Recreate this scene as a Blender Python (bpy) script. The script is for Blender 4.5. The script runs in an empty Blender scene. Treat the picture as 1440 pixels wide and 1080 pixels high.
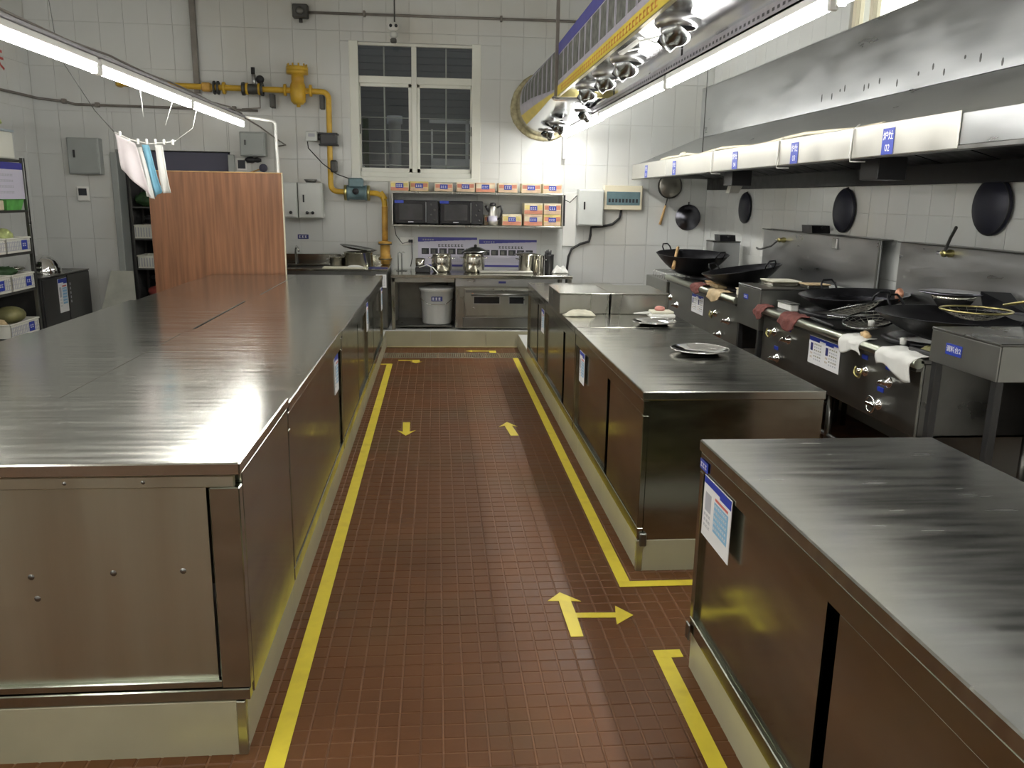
import bpy, bmesh, math, random
from mathutils import Vector, Matrix
random.seed(7)
SC = bpy.context.scene
COL = SC.collection

# ------------------------------------------------------------------ camera, world, exposure
def setup_camera():
    yaw, pitch, roll = (math.radians(a) for a in (5.3007, 12.761, 1.008))
    cy, sy, cp, sp = math.cos(yaw), math.sin(yaw), math.cos(pitch), math.sin(pitch)
    fwd = Vector((sy*cp, cy*cp, -sp)); right = Vector((cy, -sy, 0)); up = right.cross(fwd)
    r2 = right*math.cos(roll) + up*math.sin(roll); u2 = up*math.cos(roll) - right*math.sin(roll)
    cam = bpy.data.cameras.new('camera'); o = bpy.data.objects.new('camera', cam); COL.objects.link(o)
    m = Matrix((r2, u2, -fwd)).transposed().to_4x4(); m.translation = (0, 0, 1.58)
    o.matrix_world = m
    cam.sensor_width = 36; cam.lens = 1150/1440*36; cam.clip_start = .05
    SC.camera = o
setup_camera()
w = bpy.data.worlds.new('world'); SC.world = w; w.use_nodes = True
w.node_tree.nodes['Background'].inputs[0].default_value = (.55, .62, .7, 1)
w.node_tree.nodes['Background'].inputs[1].default_value = .28
SC.view_settings.view_transform = 'Standard'; SC.view_settings.look = 'None'
SC.view_settings.exposure = 0.0; SC.view_settings.gamma = 1; SC.view_settings.use_curve_mapping = False
TUBE_L = 58.0      # radiance of the fluorescent tubes

# ------------------------------------------------------------------ materials
MATS = {}
def mat(name, col, rough=.5, metal=0., var=0., vscale=6., stretch=(1, 1, 1), rvar=0., bump=0., bscale=40., bstretch=None,
        emit=0., trans=0., spec=.5, dirt=None, dscale=3., coat=0., alpha=1.):
    m = bpy.data.materials.new(name); m.use_nodes = True; nt = m.node_tree; N = nt.nodes; L = nt.links
    b = N['Principled BSDF']
    b.inputs['Base Color'].default_value = (*col, 1); b.inputs['Roughness'].default_value = rough
    b.inputs['Metallic'].default_value = metal; b.inputs['Specular IOR Level'].default_value = spec
    b.inputs['Transmission Weight'].default_value = trans; b.inputs['Coat Weight'].default_value = coat
    b.inputs['Alpha'].default_value = alpha
    if emit: b.inputs['Emission Color'].default_value = (*col, 1); b.inputs['Emission Strength'].default_value = emit
    if var or rvar or bump or dirt:
        g = N.new('ShaderNodeNewGeometry')
        def noise(scale, st, detail=4):
            mp = N.new('ShaderNodeMapping'); mp.inputs['Scale'].default_value = st
            L.new(g.outputs['Position'], mp.inputs['Vector'])
            n = N.new('ShaderNodeTexNoise'); n.inputs['Scale'].default_value = scale; n.inputs['Detail'].default_value = detail
            L.new(mp.outputs['Vector'], n.inputs['Vector']); return n
        n = noise(vscale, stretch)
        src = None
        if var:
            r = N.new('ShaderNodeValToRGB')
            r.color_ramp.elements[0].position = .3; r.color_ramp.elements[1].position = .7
            r.color_ramp.elements[0].color = (*[c*(1-var) for c in col], 1)
            r.color_ramp.elements[1].color = (*[min(1, c*(1+var)) for c in col], 1)
            L.new(n.outputs['Fac'], r.inputs['Fac']); src = r.outputs['Color']
            L.new(src, b.inputs['Base Color'])
        if dirt:
            n2 = noise(dscale, (1, 1, 1), 6); r2 = N.new('ShaderNodeValToRGB')
            r2.color_ramp.elements[0].position = .5; r2.color_ramp.elements[1].position = .72
            r2.color_ramp.elements[0].color = (0, 0, 0, 1); r2.color_ramp.elements[1].color = (.75, .75, .75, 1)
            L.new(n2.outputs['Fac'], r2.inputs['Fac'])
            mx = N.new('ShaderNodeMixRGB'); mx.inputs['Color2'].default_value = (*dirt, 1)
            if src is not None: L.new(src, mx.inputs['Color1'])
            else: mx.inputs['Color1'].default_value = (*col, 1)
            L.new(r2.outputs['Color'], mx.inputs['Fac']); L.new(mx.outputs['Color'], b.inputs['Base Color'])
        if rvar:
            mr = N.new('ShaderNodeMapRange'); mr.inputs['From Min'].default_value = .3; mr.inputs['From Max'].default_value = .7
            mr.inputs['To Min'].default_value = max(.02, rough-rvar); mr.inputs['To Max'].default_value = rough+rvar
            L.new(n.outputs['Fac'], mr.inputs['Value']); L.new(mr.outputs['Result'], b.inputs['Roughness'])
        if bump:
            n3 = noise(bscale, bstretch or stretch, 3); bp = N.new('ShaderNodeBump'); bp.inputs['Strength'].default_value = bump
            bp.inputs['Distance'].default_value = .01
            L.new(n3.outputs['Fac'], bp.inputs['Height']); L.new(bp.outputs['Normal'], b.inputs['Normal'])
    MATS[name] = m; return m
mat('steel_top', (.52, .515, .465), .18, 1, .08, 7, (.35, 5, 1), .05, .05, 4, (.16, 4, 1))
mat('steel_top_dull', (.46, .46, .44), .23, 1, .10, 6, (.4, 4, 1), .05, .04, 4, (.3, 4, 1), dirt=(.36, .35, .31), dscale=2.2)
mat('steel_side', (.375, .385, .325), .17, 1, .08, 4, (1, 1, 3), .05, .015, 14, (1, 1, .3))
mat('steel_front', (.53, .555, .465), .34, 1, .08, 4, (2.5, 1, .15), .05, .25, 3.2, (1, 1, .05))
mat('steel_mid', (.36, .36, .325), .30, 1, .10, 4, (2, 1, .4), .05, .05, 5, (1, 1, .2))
mat('steel_dark', (.20, .20, .19), .33, 1, .15, 5, (1, 1, 1), .08)
mat('steel_hood', (.44, .45, .45), .34, 1, .10, 4, (1, .4, 2), .08, .02, 6)
mat('steel_bright', (.60, .59, .54), .34, .85, .05, 6, (1, 1, 1), .06)
mat('steel_pot', (.62, .60, .53), .16, 1, .05, 20)
mat('chrome', (.75, .75, .74), .08, 1)
mat('chrome_dark', (.26, .27, .265), .24, 1)
mat('galvanised', (.72, .73, .75), .17, 1, .08, 3, (1, 1, 1), .05, .03, 5)
mat('strut', (.42, .41, .43), .45, .7, .12, 12)
mat('wall_tile', (.64, .655, .635), .22, 0, .03, 1.2, (1, 1, 1), .04, dirt=(.60, .585, .52), dscale=.8)
mat('grout', (.575, .58, .55), .8)
mat('plaster', (.72, .71, .66), .8, 0, .06, 2)
mat('ceiling_paint', (.58, .57, .53), .85, 0, .06, 2)
mat('kerb_tile', (.38, .36, .25), .25, 0, .06, 4)
mat('floor_tile', (.122, .047, .014), .48, 0, .16, 2.5, (1, 1, 1), .08, .05, 60, dirt=(.092, .052, .018), dscale=1.3, spec=.32)
mat('floor_groove', (.165, .076, .034), .6, 0, .2, 8)
mat('floor_base', (.12, .054, .024), .6, 0, .3, 9)
mat('tape', (.80, .66, .055), .45, 0, .08, 9, dirt=(.60, .47, .05), dscale=9)
mat('tape_pale', (.78, .68, .30), .5)
mat('wood', (.215, .094, .043), .38, 0, .30, 7, (5, 5, .22), .05)
mat('wood_light', (.52, .33, .14), .6, 0, .2, 14, (1, 4, 1))
mat('white_plastic', (.78, .78, .74), .4)
mat('white_paint', (.74, .75, .68), .45, 0, .04, 3)
mat('cream_frame', (.72, .66, .50), .5)
mat('grey_box', (.36, .385, .37), .45, .2, .06, 4)
mat('light_box', (.62, .64, .61), .42, .1, .05, 4)
mat('black', (.018, .018, .02), .4)
mat('black_gloss', (.012, .012, .015), .14)
mat('black_iron', (.022, .022, .025), .38, .6, .3, 12, (1, 1, 1), .1)
mat('navy_black', (.014, .015, .028), .45, .2, .2, 9)
mat('iron_shine', (.13, .13, .15), .28, 1, .2, 10)
mat('rubber', (.02, .02, .02), .6)
mat('yellow_pipe', (.66, .41, .035), .38, 0, .12, 6, dirt=(.46, .24, .03), dscale=7)
mat('rust_pipe', (.56, .32, .06), .5, 0, .25, 9, (1, 1, 1), dirt=(.30, .12, .04), dscale=12)
mat('meter_blue', (.14, .22, .24), .45, .3, .15, 8)
mat('dark_metal', (.09, .09, .085), .5, .6, .15, 8)
mat('conduit', (.22, .20, .18), .5, .4, .15, 8)
mat('label_blue', (.02, .045, .36), .4)
mat('label_navy', (.03, .035, .16), .4)
mat('print_white', (.80, .80, .80), .5)
mat('print_lilac', (.60, .58, .68), .45)
mat('print_grey', (.42, .43, .47), .5)
mat('print_dark', (.025, .027, .034), .5)
mat('print_sky', (.25, .48, .68), .5)
mat('print_red', (.62, .14, .12), .5)
mat('print_photo', (.13, .135, .12), .5, 0, .5, 16)
mat('banner_blue', (.06, .06, .30), .4, 0, .1, 6)
mat('banner_yellow', (.72, .56, .06), .4, 0, .08, 5)
mat('banner_orange', (.66, .26, .05), .5)
mat('banner_base', (.42, .40, .47), .4, 0, .12, 6)
mat('foam', (.40, .36, .22), .9, 0, .3, 25, bump=.5, bscale=60)
mat('cloth_white', (.74, .74, .70), .9, 0, .08, 9)
mat('cloth_cream', (.70, .68, .55), .9, 0, .14, 9)
mat('cloth_pink', (.72, .66, .67), .9, 0, .06, 6)
mat('cloth_blue', (.22, .48, .62), .9, 0, .12, 9)
mat('cloth_red', (.17, .055, .045), .9, 0, .25, 30, bump=.4, bscale=120)
mat('cloth_salmon', (.62, .28, .24), .9)
mat('carton', (.64, .46, .31), .7, 0, .25, 10)
mat('carton_pale', (.74, .66, .48), .7, 0, .2, 10)
mat('carton_red', (.60, .25, .16), .7, 0, .2, 14)
mat('carton_yellow', (.70, .58, .22), .7, 0, .2, 14)
mat('basket_white', (.70, .70, .62), .5)
mat('basket_blue', (.45, .52, .56), .5)
mat('green', (.12, .40, .09), .5, 0, .25, 12)
mat('dark_green', (.035, .085, .03), .6, 0, .4, 14)
mat('leaf_pale', (.48, .55, .22), .6, 0, .3, 20)
mat('olive', (.20, .19, .08), .6, 0, .3, 10)
mat('tan', (.55, .42, .24), .7, 0, .2, 10)
mat('ginger', (.60, .42, .22), .6)
mat('copper', (.50, .24, .15), .4, .4)
mat('brass', (.48, .42, .18), .3, 1)
mat('bucket', (.70, .71, .69), .38, 0, .04, 4)
mat('bag_dark', (.03, .03, .032), .25, 0, .2, 8)
mat('bag_red', (.30, .06, .05), .4, 0, .3, 10)
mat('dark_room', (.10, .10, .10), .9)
mat('dark_wood', (.09, .09, .13), .6)
mat('shutter', (.20, .205, .21), .6)
mat('yard_white', (.88, .88, .88), .7)
mat('glass', (.80, .84, .84), .03, 0, trans=1.0, spec=.5)
mat('tube', (1, .985, .95), .4, emit=TUBE_L)
mat('bright_sky', (1, .98, .93), .5, emit=2.2)
mat('mesh_wire', (.32, .31, .27), .35, .9)
mat('sheet', (.46, .47, .41), .3, 0, .12, 6)
mat('red_paint', (.45, .05, .04), .5)
mat('stove_panel', (.32, .325, .305), .36, 1, .12, 4, (1, 1, 1), .06)
mat('dark_cabinet', (.055, .055, .055), .28, .5, .15, 4)

# ------------------------------------------------------------------ mesh helpers
ROOT = {}
class MB:
    def __init__(s): s.bm = bmesh.new(); s.mats = []; s.cur = 0
    def m(s, name):
        if name not in s.mats: s.mats.append(name)
        s.cur = s.mats.index(name); return s
    def _tag(s, faces):
        for f in faces: f.material_index = s.cur
    def box(s, x0, x1, y0, y1, z0, z1, bev=0, seg=1):
        r = bmesh.ops.create_cube(s.bm, size=1); vs = r['verts']
        sx, sy, sz = abs(x1-x0), abs(y1-y0), abs(z1-z0)
        for v in vs:
            v.co = Vector(((x0+x1)/2+v.co.x*sx, (y0+y1)/2+v.co.y*sy, (z0+z1)/2+v.co.z*sz))
        fs = set(f for v in vs for f in v.link_faces); s._tag(fs)
        if bev:
            bev = min(bev, sx*.45, sy*.45, sz*.45)
            es = list(set(e for v in vs for e in v.link_edges))
            r = bmesh.ops.bevel(s.bm, geom=es, offset=bev, segments=seg, affect='EDGES', profile=.5)
            s._tag(r['faces'])
        return s
    def quad(s, pts):
        f = s.bm.faces.new([s.bm.verts.new(p) for p in pts]); f.material_index = s.cur; return s
    def prism(s, pts, d):           # polygon pts (3D, planar) extruded by vector d
        d = Vector(d); a = [s.bm.verts.new(p) for p in pts]; b = [s.bm.verts.new(Vector(p)+d) for p in pts]
        n = len(a); fs = [s.bm.faces.new(a), s.bm.faces.new(b[::-1])]
        for i in range(n): fs.append(s.bm.faces.new([a[(i+1) % n], a[i], b[i], b[(i+1) % n]]))
        s._tag(fs); bmesh.ops.recalc_face_normals(s.bm, faces=fs); return s
    def tube(s, pts, r, n=10, caps=True, closed=False):
        pts = [Vector(p) for p in pts]; rings = []; rr = r if isinstance(r, (list, tuple)) else [r]*len(pts)
        prev = None; N = len(pts)
        for i, p in enumerate(pts):
            if closed: t = (pts[(i+1) % N]-pts[i-1])
            else: t = (pts[min(i+1, N-1)]-pts[max(i-1, 0)])
            t.normalize()
            if prev is None:
                a = Vector((0, 0, 1)) if abs(t.z) < .9 else Vector((1, 0, 0))
                u = t.cross(a).normalized()
            else:
                u = (prev-t*prev.dot(t))
                u = u.normalized() if u.length > 1e-6 else t.orthogonal().normalized()
            v = t.cross(u); prev = u
            rings.append([s.bm.verts.new(p+(u*math.cos(2*math.pi*k/n)+v*math.sin(2*math.pi*k/n))*rr[i]) for k in range(n)])
        fs = []
        for i in range(N if closed else N-1):
            A, B = rings[i], rings[(i+1) % N]
            for k in range(n):
                f = s.bm.faces.new([A[k], A[(k+1) % n], B[(k+1) % n], B[k]]); f.smooth = True; fs.append(f)
        if caps and not closed:
            fs.append(s.bm.faces.new(rings[0][::-1])); fs.append(s.bm.faces.new(rings[-1]))
        s._tag(fs); return s
    def cyl(s, a, b, r, n=16): return s.tube([a, b], r, n)
    def lathe(s, prof, c=(0, 0, 0), n=24, axis='Z', M=None):
        # prof: list of (radius, height); axis through c
        c = Vector(c); rings = []; fs = []
        def pt(r, h, a):
            x, y = r*math.cos(a), r*math.sin(a)
            p = Vector((x, y, h)) if axis == 'Z' else (Vector((h, x, y)) if axis == 'X' else Vector((x, h, y)))
            if M: p = M @ p
            return p+c
        for r, h in prof:
            if r < 1e-6: rings.append([s.bm.verts.new(pt(0, h, 0))])
            else: rings.append([s.bm.verts.new(pt(r, h, 2*math.pi*k/n)) for k in range(n)])
        for i in range(len(rings)-1):
            A, B = rings[i], rings[i+1]
            if len(A) == 1 and len(B) == 1: continue
            for k in range(n):
                k2 = (k+1) % n
                if len(A) == 1: f = s.bm.faces.new([A[0], B[k2], B[k]])
                elif len(B) == 1: f = s.bm.faces.new([A[k], A[k2], B[0]])
                else: f = s.bm.faces.new([A[k], A[k2], B[k2], B[k]])
                f.smooth = True; fs.append(f)
        s._tag(fs); bmesh.ops.recalc_face_normals(s.bm, faces=fs); return s
    def ball(s, c, r, sub=2, sc=(1, 1, 1), jit=0):
        q = bmesh.ops.create_icosphere(s.bm, subdivisions=sub, radius=1)
        for v in q['verts']:
            k = 1+(random.uniform(-jit, jit) if jit else 0)
            v.co = Vector((c[0]+v.co.x*r*sc[0]*k, c[1]+v.co.y*r*sc[1]*k, c[2]+v.co.z*r*sc[2]*k))
        fs = set(f for v in q['verts'] for f in v.link_faces); s._tag(fs)
        for f in fs: f.smooth = True
        return s
    def grid(s, fn, nu, nv, thick=0):
        vs = [[s.bm.verts.new(fn(i/nu, j/nv)) for j in range(nv+1)] for i in range(nu+1)]; fs = []
        for i in range(nu):
            for j in range(nv):
                f = s.bm.faces.new([vs[i][j], vs[i+1][j], vs[i+1][j+1], vs[i][j+1]]); f.smooth = True; fs.append(f)
        s._tag(fs)
        if thick:
            bmesh.ops.recalc_face_normals(s.bm, faces=fs)
            r = bmesh.ops.solidify(s.bm, geom=fs, thickness=thick)
            s._tag([f for f in r['geom'] if isinstance(f, bmesh.types.BMFace)])
        return s
    def mesh(s, name, org=(0, 0, 0), mats=None):
        o = Vector(org)
        if o.length:
            for v in s.bm.verts: v.co -= o
        me = bpy.data.meshes.new(name); s.bm.to_mesh(me); s.bm.free()
        for k in (s.mats or mats): me.materials.append(MATS[k])
        return me
    def part(s, name, mt, parent, label=None):   # a child built in world coordinates
        if not s.mats: s.mats = [mt]
        ob = bpy.data.objects.new(name, s.mesh(name, ROOT[parent.name])); COL.objects.link(ob)
        ob.parent = parent; ROOT[ob.name] = ROOT[parent.name]
        if label: ob['label'] = label
        return ob
    def solo(s, name, mt, org, label=None, cat=None, group=None, kind=None):   # a top-level thing of one mesh
        if not s.mats: s.mats = [mt]
        ob = bpy.data.objects.new(name, s.mesh(name, org)); ob.location = org; COL.objects.link(ob)
        ROOT[ob.name] = Vector(org); tag(ob, label, cat, group, kind); return ob
def tag(o, label=None, cat=None, group=None, kind=None):
    if label: o['label'] = label
    if cat: o['category'] = cat
    if group: o['group'] = group
    if kind: o['kind'] = kind
    return o
def thing(name, label, cat, org, group=None):
    o = bpy.data.objects.new(name, None); o.location = org; o.empty_display_size = .05; COL.objects.link(o)
    ROOT[o.name] = Vector(org); return tag(o, label, cat, group)
def copy_tree(o, loc=None, parent=None, label=None, rot=None):
    c = o.copy(); COL.objects.link(c); c.parent = parent
    if loc is not None: c.location = loc
    if rot is not None: c.rotation_euler = rot
    if label: c['label'] = label
    ROOT[c.name] = Vector(c.location)
    for ch in o.children: copy_tree(ch, parent=c)
    return c
def text_part(s, size, mt, parent, M, name='lettering'):
    cu = bpy.data.curves.new('lettering', 'FONT'); cu.body = s; cu.size = size; cu.align_x = 'CENTER'; cu.align_y = 'CENTER'
    cu.resolution_u = 2; cu.offset = size*.012
    ob = bpy.data.objects.new('tmp', cu); COL.objects.link(ob)
    me = bpy.data.meshes.new_from_object(ob.evaluated_get(bpy.context.evaluated_depsgraph_get()))
    bpy.data.objects.remove(ob); bpy.data.curves.remove(cu)
    me.transform(M); me.transform(Matrix.Translation(-ROOT[parent.name]))
    me.materials.clear(); me.materials.append(MATS[mt])
    o2 = bpy.data.objects.new(name, me); COL.objects.link(o2); o2.parent = parent; ROOT[o2.name] = ROOT[parent.name]
    return o2
# frames for flat things: n = facing direction of the face
def face_frame(c, facing):
    z = Vector(facing).normalized(); y = Vector((0, 0, 1)); x = y.cross(z).normalized(); y = z.cross(x)
    M = Matrix((x, y, z)).transposed().to_4x4(); M.translation = c; return M
def plate(mb, M, x0, x1, y0, y1, z0, z1):
    cs = [M @ Vector((x, y, z)) for z in (z0, z1) for x, y in ((x0, y0), (x1, y0), (x1, y1), (x0, y1))]
    vs = [mb.bm.verts.new(c) for c in cs]
    fs = [mb.bm.faces.new([vs[i] for i in q]) for q in ((3, 2, 1, 0), (4, 5, 6, 7), (0, 1, 5, 4), (1, 2, 6, 5), (2, 3, 7, 6), (3, 0, 4, 7))]
    mb._tag(fs); return mb
def marks(mb, M, x0, x1, y, h, n, z, mt, fill=.7):       # a line of small unreadable print
    mb.m(mt); w = (x1-x0)/n
    for i in range(n):
        a = x0+w*i; k = random.random()
        plate(mb, M, a, a+w*fill, y-h*.5, y-h*.5+h*.22, z, z+.0006)
        plate(mb, M, a+w*fill*.35*k, a+w*fill*.35*k+w*.22, y-h*.5, y+h*.5, z, z+.0006)
        plate(mb, M, a, a+w*fill, y+h*.2, y+h*.42, z, z+.0006)

# ------------------------------------------------------------------ room shell
XL, XR, YB, YF, ZC = -4.3, 3.14, 9.6, -3.2, 4.1
fl = MB().box(XL-.2, XR+.2, YF-.2, YB+3.2, -.12, -.006).solo('floor', 'floor_base', (0, 3, -.12), kind='structure')
TS = .268
def floor_tile_mesh():
    mb = MB(); mb.m('floor_groove').box(-TS/2+.0007, TS/2-.0007, -TS/2+.0007, TS/2-.0007, -.006, -.0022)
    mb.m('floor_tile'); c = TS/4
    for i in range(4):
        for j in range(4):
            x, y = -TS/2+c*(i+.5), -TS/2+c*(j+.5); a, b = c/2-.0022, c/2-.0048
            lo = [(x-a, y-a, -.0023), (x+a, y-a, -.0023), (x+a, y+a, -.0023), (x-a, y+a, -.0023)]
            hi = [(x-b, y-b, 0), (x+b, y-b, 0), (x+b, y+b, 0), (x-b, y+b, 0)]
            mb.quad(hi)
            for k in range(4): mb.quad([lo[k], lo[(k+1) % 4], hi[(k+1) % 4], hi[k]])
    return mb.mesh('floor_tile')
FT = floor_tile_mesh()
def put_tile(x, y):
    o = bpy.data.objects.new('floor_tile', FT); COL.objects.link(o); o.parent = fl
    o.location = Vector((x, y, random.uniform(-.0006, .0004))) - ROOT['floor']
    o.rotation_euler = (random.uniform(-.003, .003), random.uniform(-.003, .003), 0)
for j in range(31):
    y = .42+TS*(j+.5)
    for i in range(6): put_tile(-.59+TS*(i+.5), y)
for j in range(4, 7):
    for i in range(-6, 0): put_tile(-.59+TS*(i+.5), .42+TS*(j+.5)-.005)
for j in range(4):
    for i in range(6, 11): put_tile(-.59+TS*(i+.5), .42+TS*(7+j+.5))
for j in range(11, 29):
    for i in range(8, 11): put_tile(-.59+TS*(i+.5), .42+TS*(j+.5))

WIN = (-.93, .455, 1.795, 3.22)      # x0,x1,z0,z1 of window_1 in the back wall
NIC = (-3.50, -2.28, 0, 2.03)        # opening in the back wall
W2 = (4.6, 6.46, 2.6, 3.55)          # y0,y1,z0,z1 of window_2 in the right wall
def wall_pieces(u0, u1, v0, v1, holes):
    us = sorted({u0, u1, *[h[0] for h in holes], *[h[1] for h in holes]}); vs = sorted({v0, v1, *[h[2] for h in holes], *[h[3] for h in holes]})
    for a, b in zip(us, us[1:]):
        for c, d in zip(vs, vs[1:]):
            cu, cv = (a+b)/2, (c+d)/2
            if not any(h[0] < cu < h[1] and h[2] < cv < h[3] for h in holes): yield a, b, c, d
T_TH = .007
mb = MB()
for a, b, c, d in wall_pieces(XL-.2, XR+.2, 0, ZC, [WIN, NIC]): mb.box(a, b, YB+T_TH, YB+.22, c, d)
wb = mb.solo('wall_back', 'grout', (0, YB, 0), kind='structure')
mb = MB()
for a, b, c, d in wall_pieces(YF, YB+T_TH, 0, ZC, [W2]): mb.box(XR+T_TH, XR+.22, a, b, c, d)
wr = mb.solo('wall_right', 'grout', (XR, 3, 0), kind='structure')
wl = MB().box(XL-.2, XL-T_TH, YF, YB+T_TH, 0, ZC).solo('wall_left', 'grout', (XL, 3, 0), kind='structure')
MB().box(XL-.2, XR+.2, YF-.2, YF, 0, ZC).solo('wall_front', 'plaster', (0, YF, 0), kind='structure')
MB().box(XL-.2, XR+.2, YF-.2, YB+.22, ZC, ZC+.15).solo('ceiling', 'ceiling_paint', (0, 3, ZC), kind='structure')
TILE_ME = {}
def wall_tiles(parent, u0, u1, v0, v1, holes, fn, tw=.25, th=.45):
    nu = math.ceil((u1-u0)/tw); nv = math.ceil((v1-v0)/th)
    for i in range(nu):
        for j in range(nv):
            a, b = u0+i*tw, min(u0+(i+1)*tw, u1); c, d = v0+j*th, min(v0+(j+1)*th, v1)
            rects = [(a, b, c, d)]
            for h in holes:
                if h[0] < b and h[1] > a and h[2] < d and h[3] > c:
                    hh = (max(a, h[0]), min(b, h[1]), max(c, h[2]), min(d, h[3]))
                    rects = list(wall_pieces(a, b, c, d, [hh]))
            for (p, q, r, s_) in rects:
                if q-p < .012 or s_-r < .012: continue
                key = (round(q-p, 3), round(s_-r, 3), fn.__name__)
                if key not in TILE_ME:
                    g = .0018; m2 = MB(); W, H = (q-p)/2-g, (s_-r)/2-g
                    if fn is on_back: m2.box(-W, W, 0, T_TH, -H, H, .0010)
                    elif fn is on_right: m2.box(0, T_TH, -W, W, -H, H, .0010)
                    else: m2.box(-T_TH, 0, -W, W, -H, H, .0010)
                    TILE_ME[key] = m2.mesh('wall_tile', mats=['wall_tile'])
                o = bpy.data.objects.new('wall_tile', TILE_ME[key]); COL.objects.link(o); o.parent = parent
                o.location = Vector(fn((p+q)/2, (r+s_)/2)) - ROOT[parent.name]
def on_back(u, v): return (u, YB, v)
def on_right(u, v): return (XR, u, v)
def on_left(u, v): return (XL, u, v)
wall_tiles(wb, XL, XR, .17, 3.77, [WIN, NIC], on_back)
wall_tiles(wr, 2.6, YB, .62, 3.77, [W2], on_right)
wall_tiles(wl, 5.6, YB, .17, 3.32, [], on_left)
# recess behind the opening
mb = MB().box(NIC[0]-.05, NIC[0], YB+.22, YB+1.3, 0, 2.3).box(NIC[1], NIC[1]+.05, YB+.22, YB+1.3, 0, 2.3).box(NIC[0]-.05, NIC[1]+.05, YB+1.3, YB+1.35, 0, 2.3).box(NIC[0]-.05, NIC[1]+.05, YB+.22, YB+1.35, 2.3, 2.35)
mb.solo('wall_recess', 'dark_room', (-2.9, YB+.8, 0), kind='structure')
# door frame round the opening
mb = MB().box(NIC[0]-.05, NIC[0]+.02, YB-.03, YB+.2, 0, 2.0, .006).box(NIC[1]-.02, NIC[1]+.05, YB-.03, YB+.2, 0, 2.0, .006)
df = mb.solo('trim_1', 'grey_box', (-2.9, YB, 0), kind='structure')
MB().box(-3.25, NIC[1]-.02, YB+.02, YB+.06, 1.80, 2.02, .006).part('lintel_board', 'dark_wood', df)

# ------------------------------------------------------------------ plinths under the counters
def plinth(name, x0, x1, y0, y1, z1, faces, tl=.6):
    t = .008
    ob = MB().box(x0+t, x1-t, y0+t, y1-t, -.005, z1).solo(name, 'grout', ((x0+x1)/2, (y0+y1)/2, 0), kind='structure')
    for f in faces:
        along = (y0, y1) if f in ('W', 'E') else (x0, x1)
        a = along[0]
        while a < along[1]-.02:
            b = min(a+tl, along[1])
            m2 = MB()
            if f == 'W': m2.box(x0, x0+t, a+.001, b-.001, -.003, z1, .0015)
            elif f == 'E': m2.box(x1-t, x1, a+.001, b-.001, -.003, z1, .0015)
            else: m2.box(a+.001, b-.001, y0, y0+t, -.003, z1, .0015)
            m2.part('kerb_tile', 'kerb_tile', ob); a = b
    return ob
p = plinth('trim_2', -2.10, -.552, 2.13, 8.77, .172, ('E', 'S'), .78)
MB().box(-.575, -.549, 2.126, 2.15, 0, .172, .002).part('corner_guard', 'steel_front', p)
plinth('trim_3', XL+.02, 1.62, 8.77, 9.59, .172, ('S',), .6)
p = plinth('trim_4', .862, 1.60, 3.25, 8.74, .143, ('W', 'S'), .78)
MB().box(.858, .885, 3.246, 3.27, 0, .143, .002).part('corner_guard', 'steel_front', p)
plinth('trim_5', .868, 1.60, .40, 2.50, .143, ('W',), .7)

# ------------------------------------------------------------------ floor drain and yellow markings
d = thing('drain_grate', 'grey metal drain grate set across the far end of the aisle floor', 'drain', (.17, 8.27, 0))
mb = MB().box(-.55, .86, 8.14, 8.165, -.003, .002).box(-.55, .86, 8.375, 8.40, -.003, .002)
mb.part('frame', 'galvanised', d)
mb = MB()
for i in range(70): mb.box(-.545+i*.02, -.545+i*.02+.012, 8.165, 8.375, -.003, .0012)
mb.part('grille', 'galvanised', d)
def flat(name, polys, label, cat, group=None, mt='tape'):
    mb = MB(); c = polys[0][0]
    for pl in polys: mb.prism([(x, y, .0008) for x, y in pl], (0, 0, .0014))
    return mb.solo(name, mt, (c[0], c[1], .0008), label, cat, group)
def L(x0, x1, y0, y1): return [(x0, y0), (x1, y0), (x1, y1), (x0, y1)]
flat('floor_tape', [L(-.492, -.437, 2.05, 7.79), L(-.549, -.437, 7.791, 7.84), L(-.80, -.437, 2.0, 2.049)],
     'yellow floor tape running beside the wide steel island on its aisle side', 'tape')
flat('floor_tape', [L(.757, .810, 3.15, 8.13), L(.757, 1.45, 3.10, 3.149)], 'yellow floor tape edging the steel counter that carries the two trays', 'tape')
flat('floor_tape', [L(.768, .822, .45, 2.555), L(.768, .867, 2.556, 2.605)], 'yellow floor tape edging the counter with the framed notice', 'tape')
flat('floor_tape', [L(-.545, .86, 8.752, 8.768)], 'thin yellow tape line at the foot of the white back kerb', 'tape', mt='tape_pale')
flat('floor_arrow', [[(-.252, 5.71), (-.200, 5.71), (-.196, 5.47), (-.155, 5.50), (-.219, 5.37), (-.283, 5.50), (-.243, 5.47)][::-1]],
     'short yellow floor arrow pointing away from the white back kerb', 'arrow')
flat('floor_arrow', [[(.494, 5.35), (.549, 5.35), (.525, 5.60), (.562, 5.575), (.497, 5.70), (.430, 5.575), (.472, 5.60)]],
     'short yellow floor arrow pointing towards the white back kerb', 'arrow')
flat('floor_arrow', [[(.488, 2.715), (.535, 2.715), (.535, 2.855), (.685, 2.848), (.678, 2.795), (.757, 2.862), (.702, 2.940), (.692, 2.885), (.535, 2.892), (.532, 2.99), (.572, 2.985), (.497, 3.065), (.438, 2.995), (.482, 2.992)]],
     'large yellow floor arrow with a second head branching off sideways', 'arrow')
flat('floor_arrow', [[(-.39, 7.995), (-.25, 7.995), (-.25, 7.94), (-.275, 7.94), (-.215, 7.87), (-.155, 7.94), (-.18, 7.94), (-.18, 8.03), (-.39, 8.03)][::-1]],
     'small bent yellow floor arrow between the tape corner and the drain grate', 'arrow')
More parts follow.
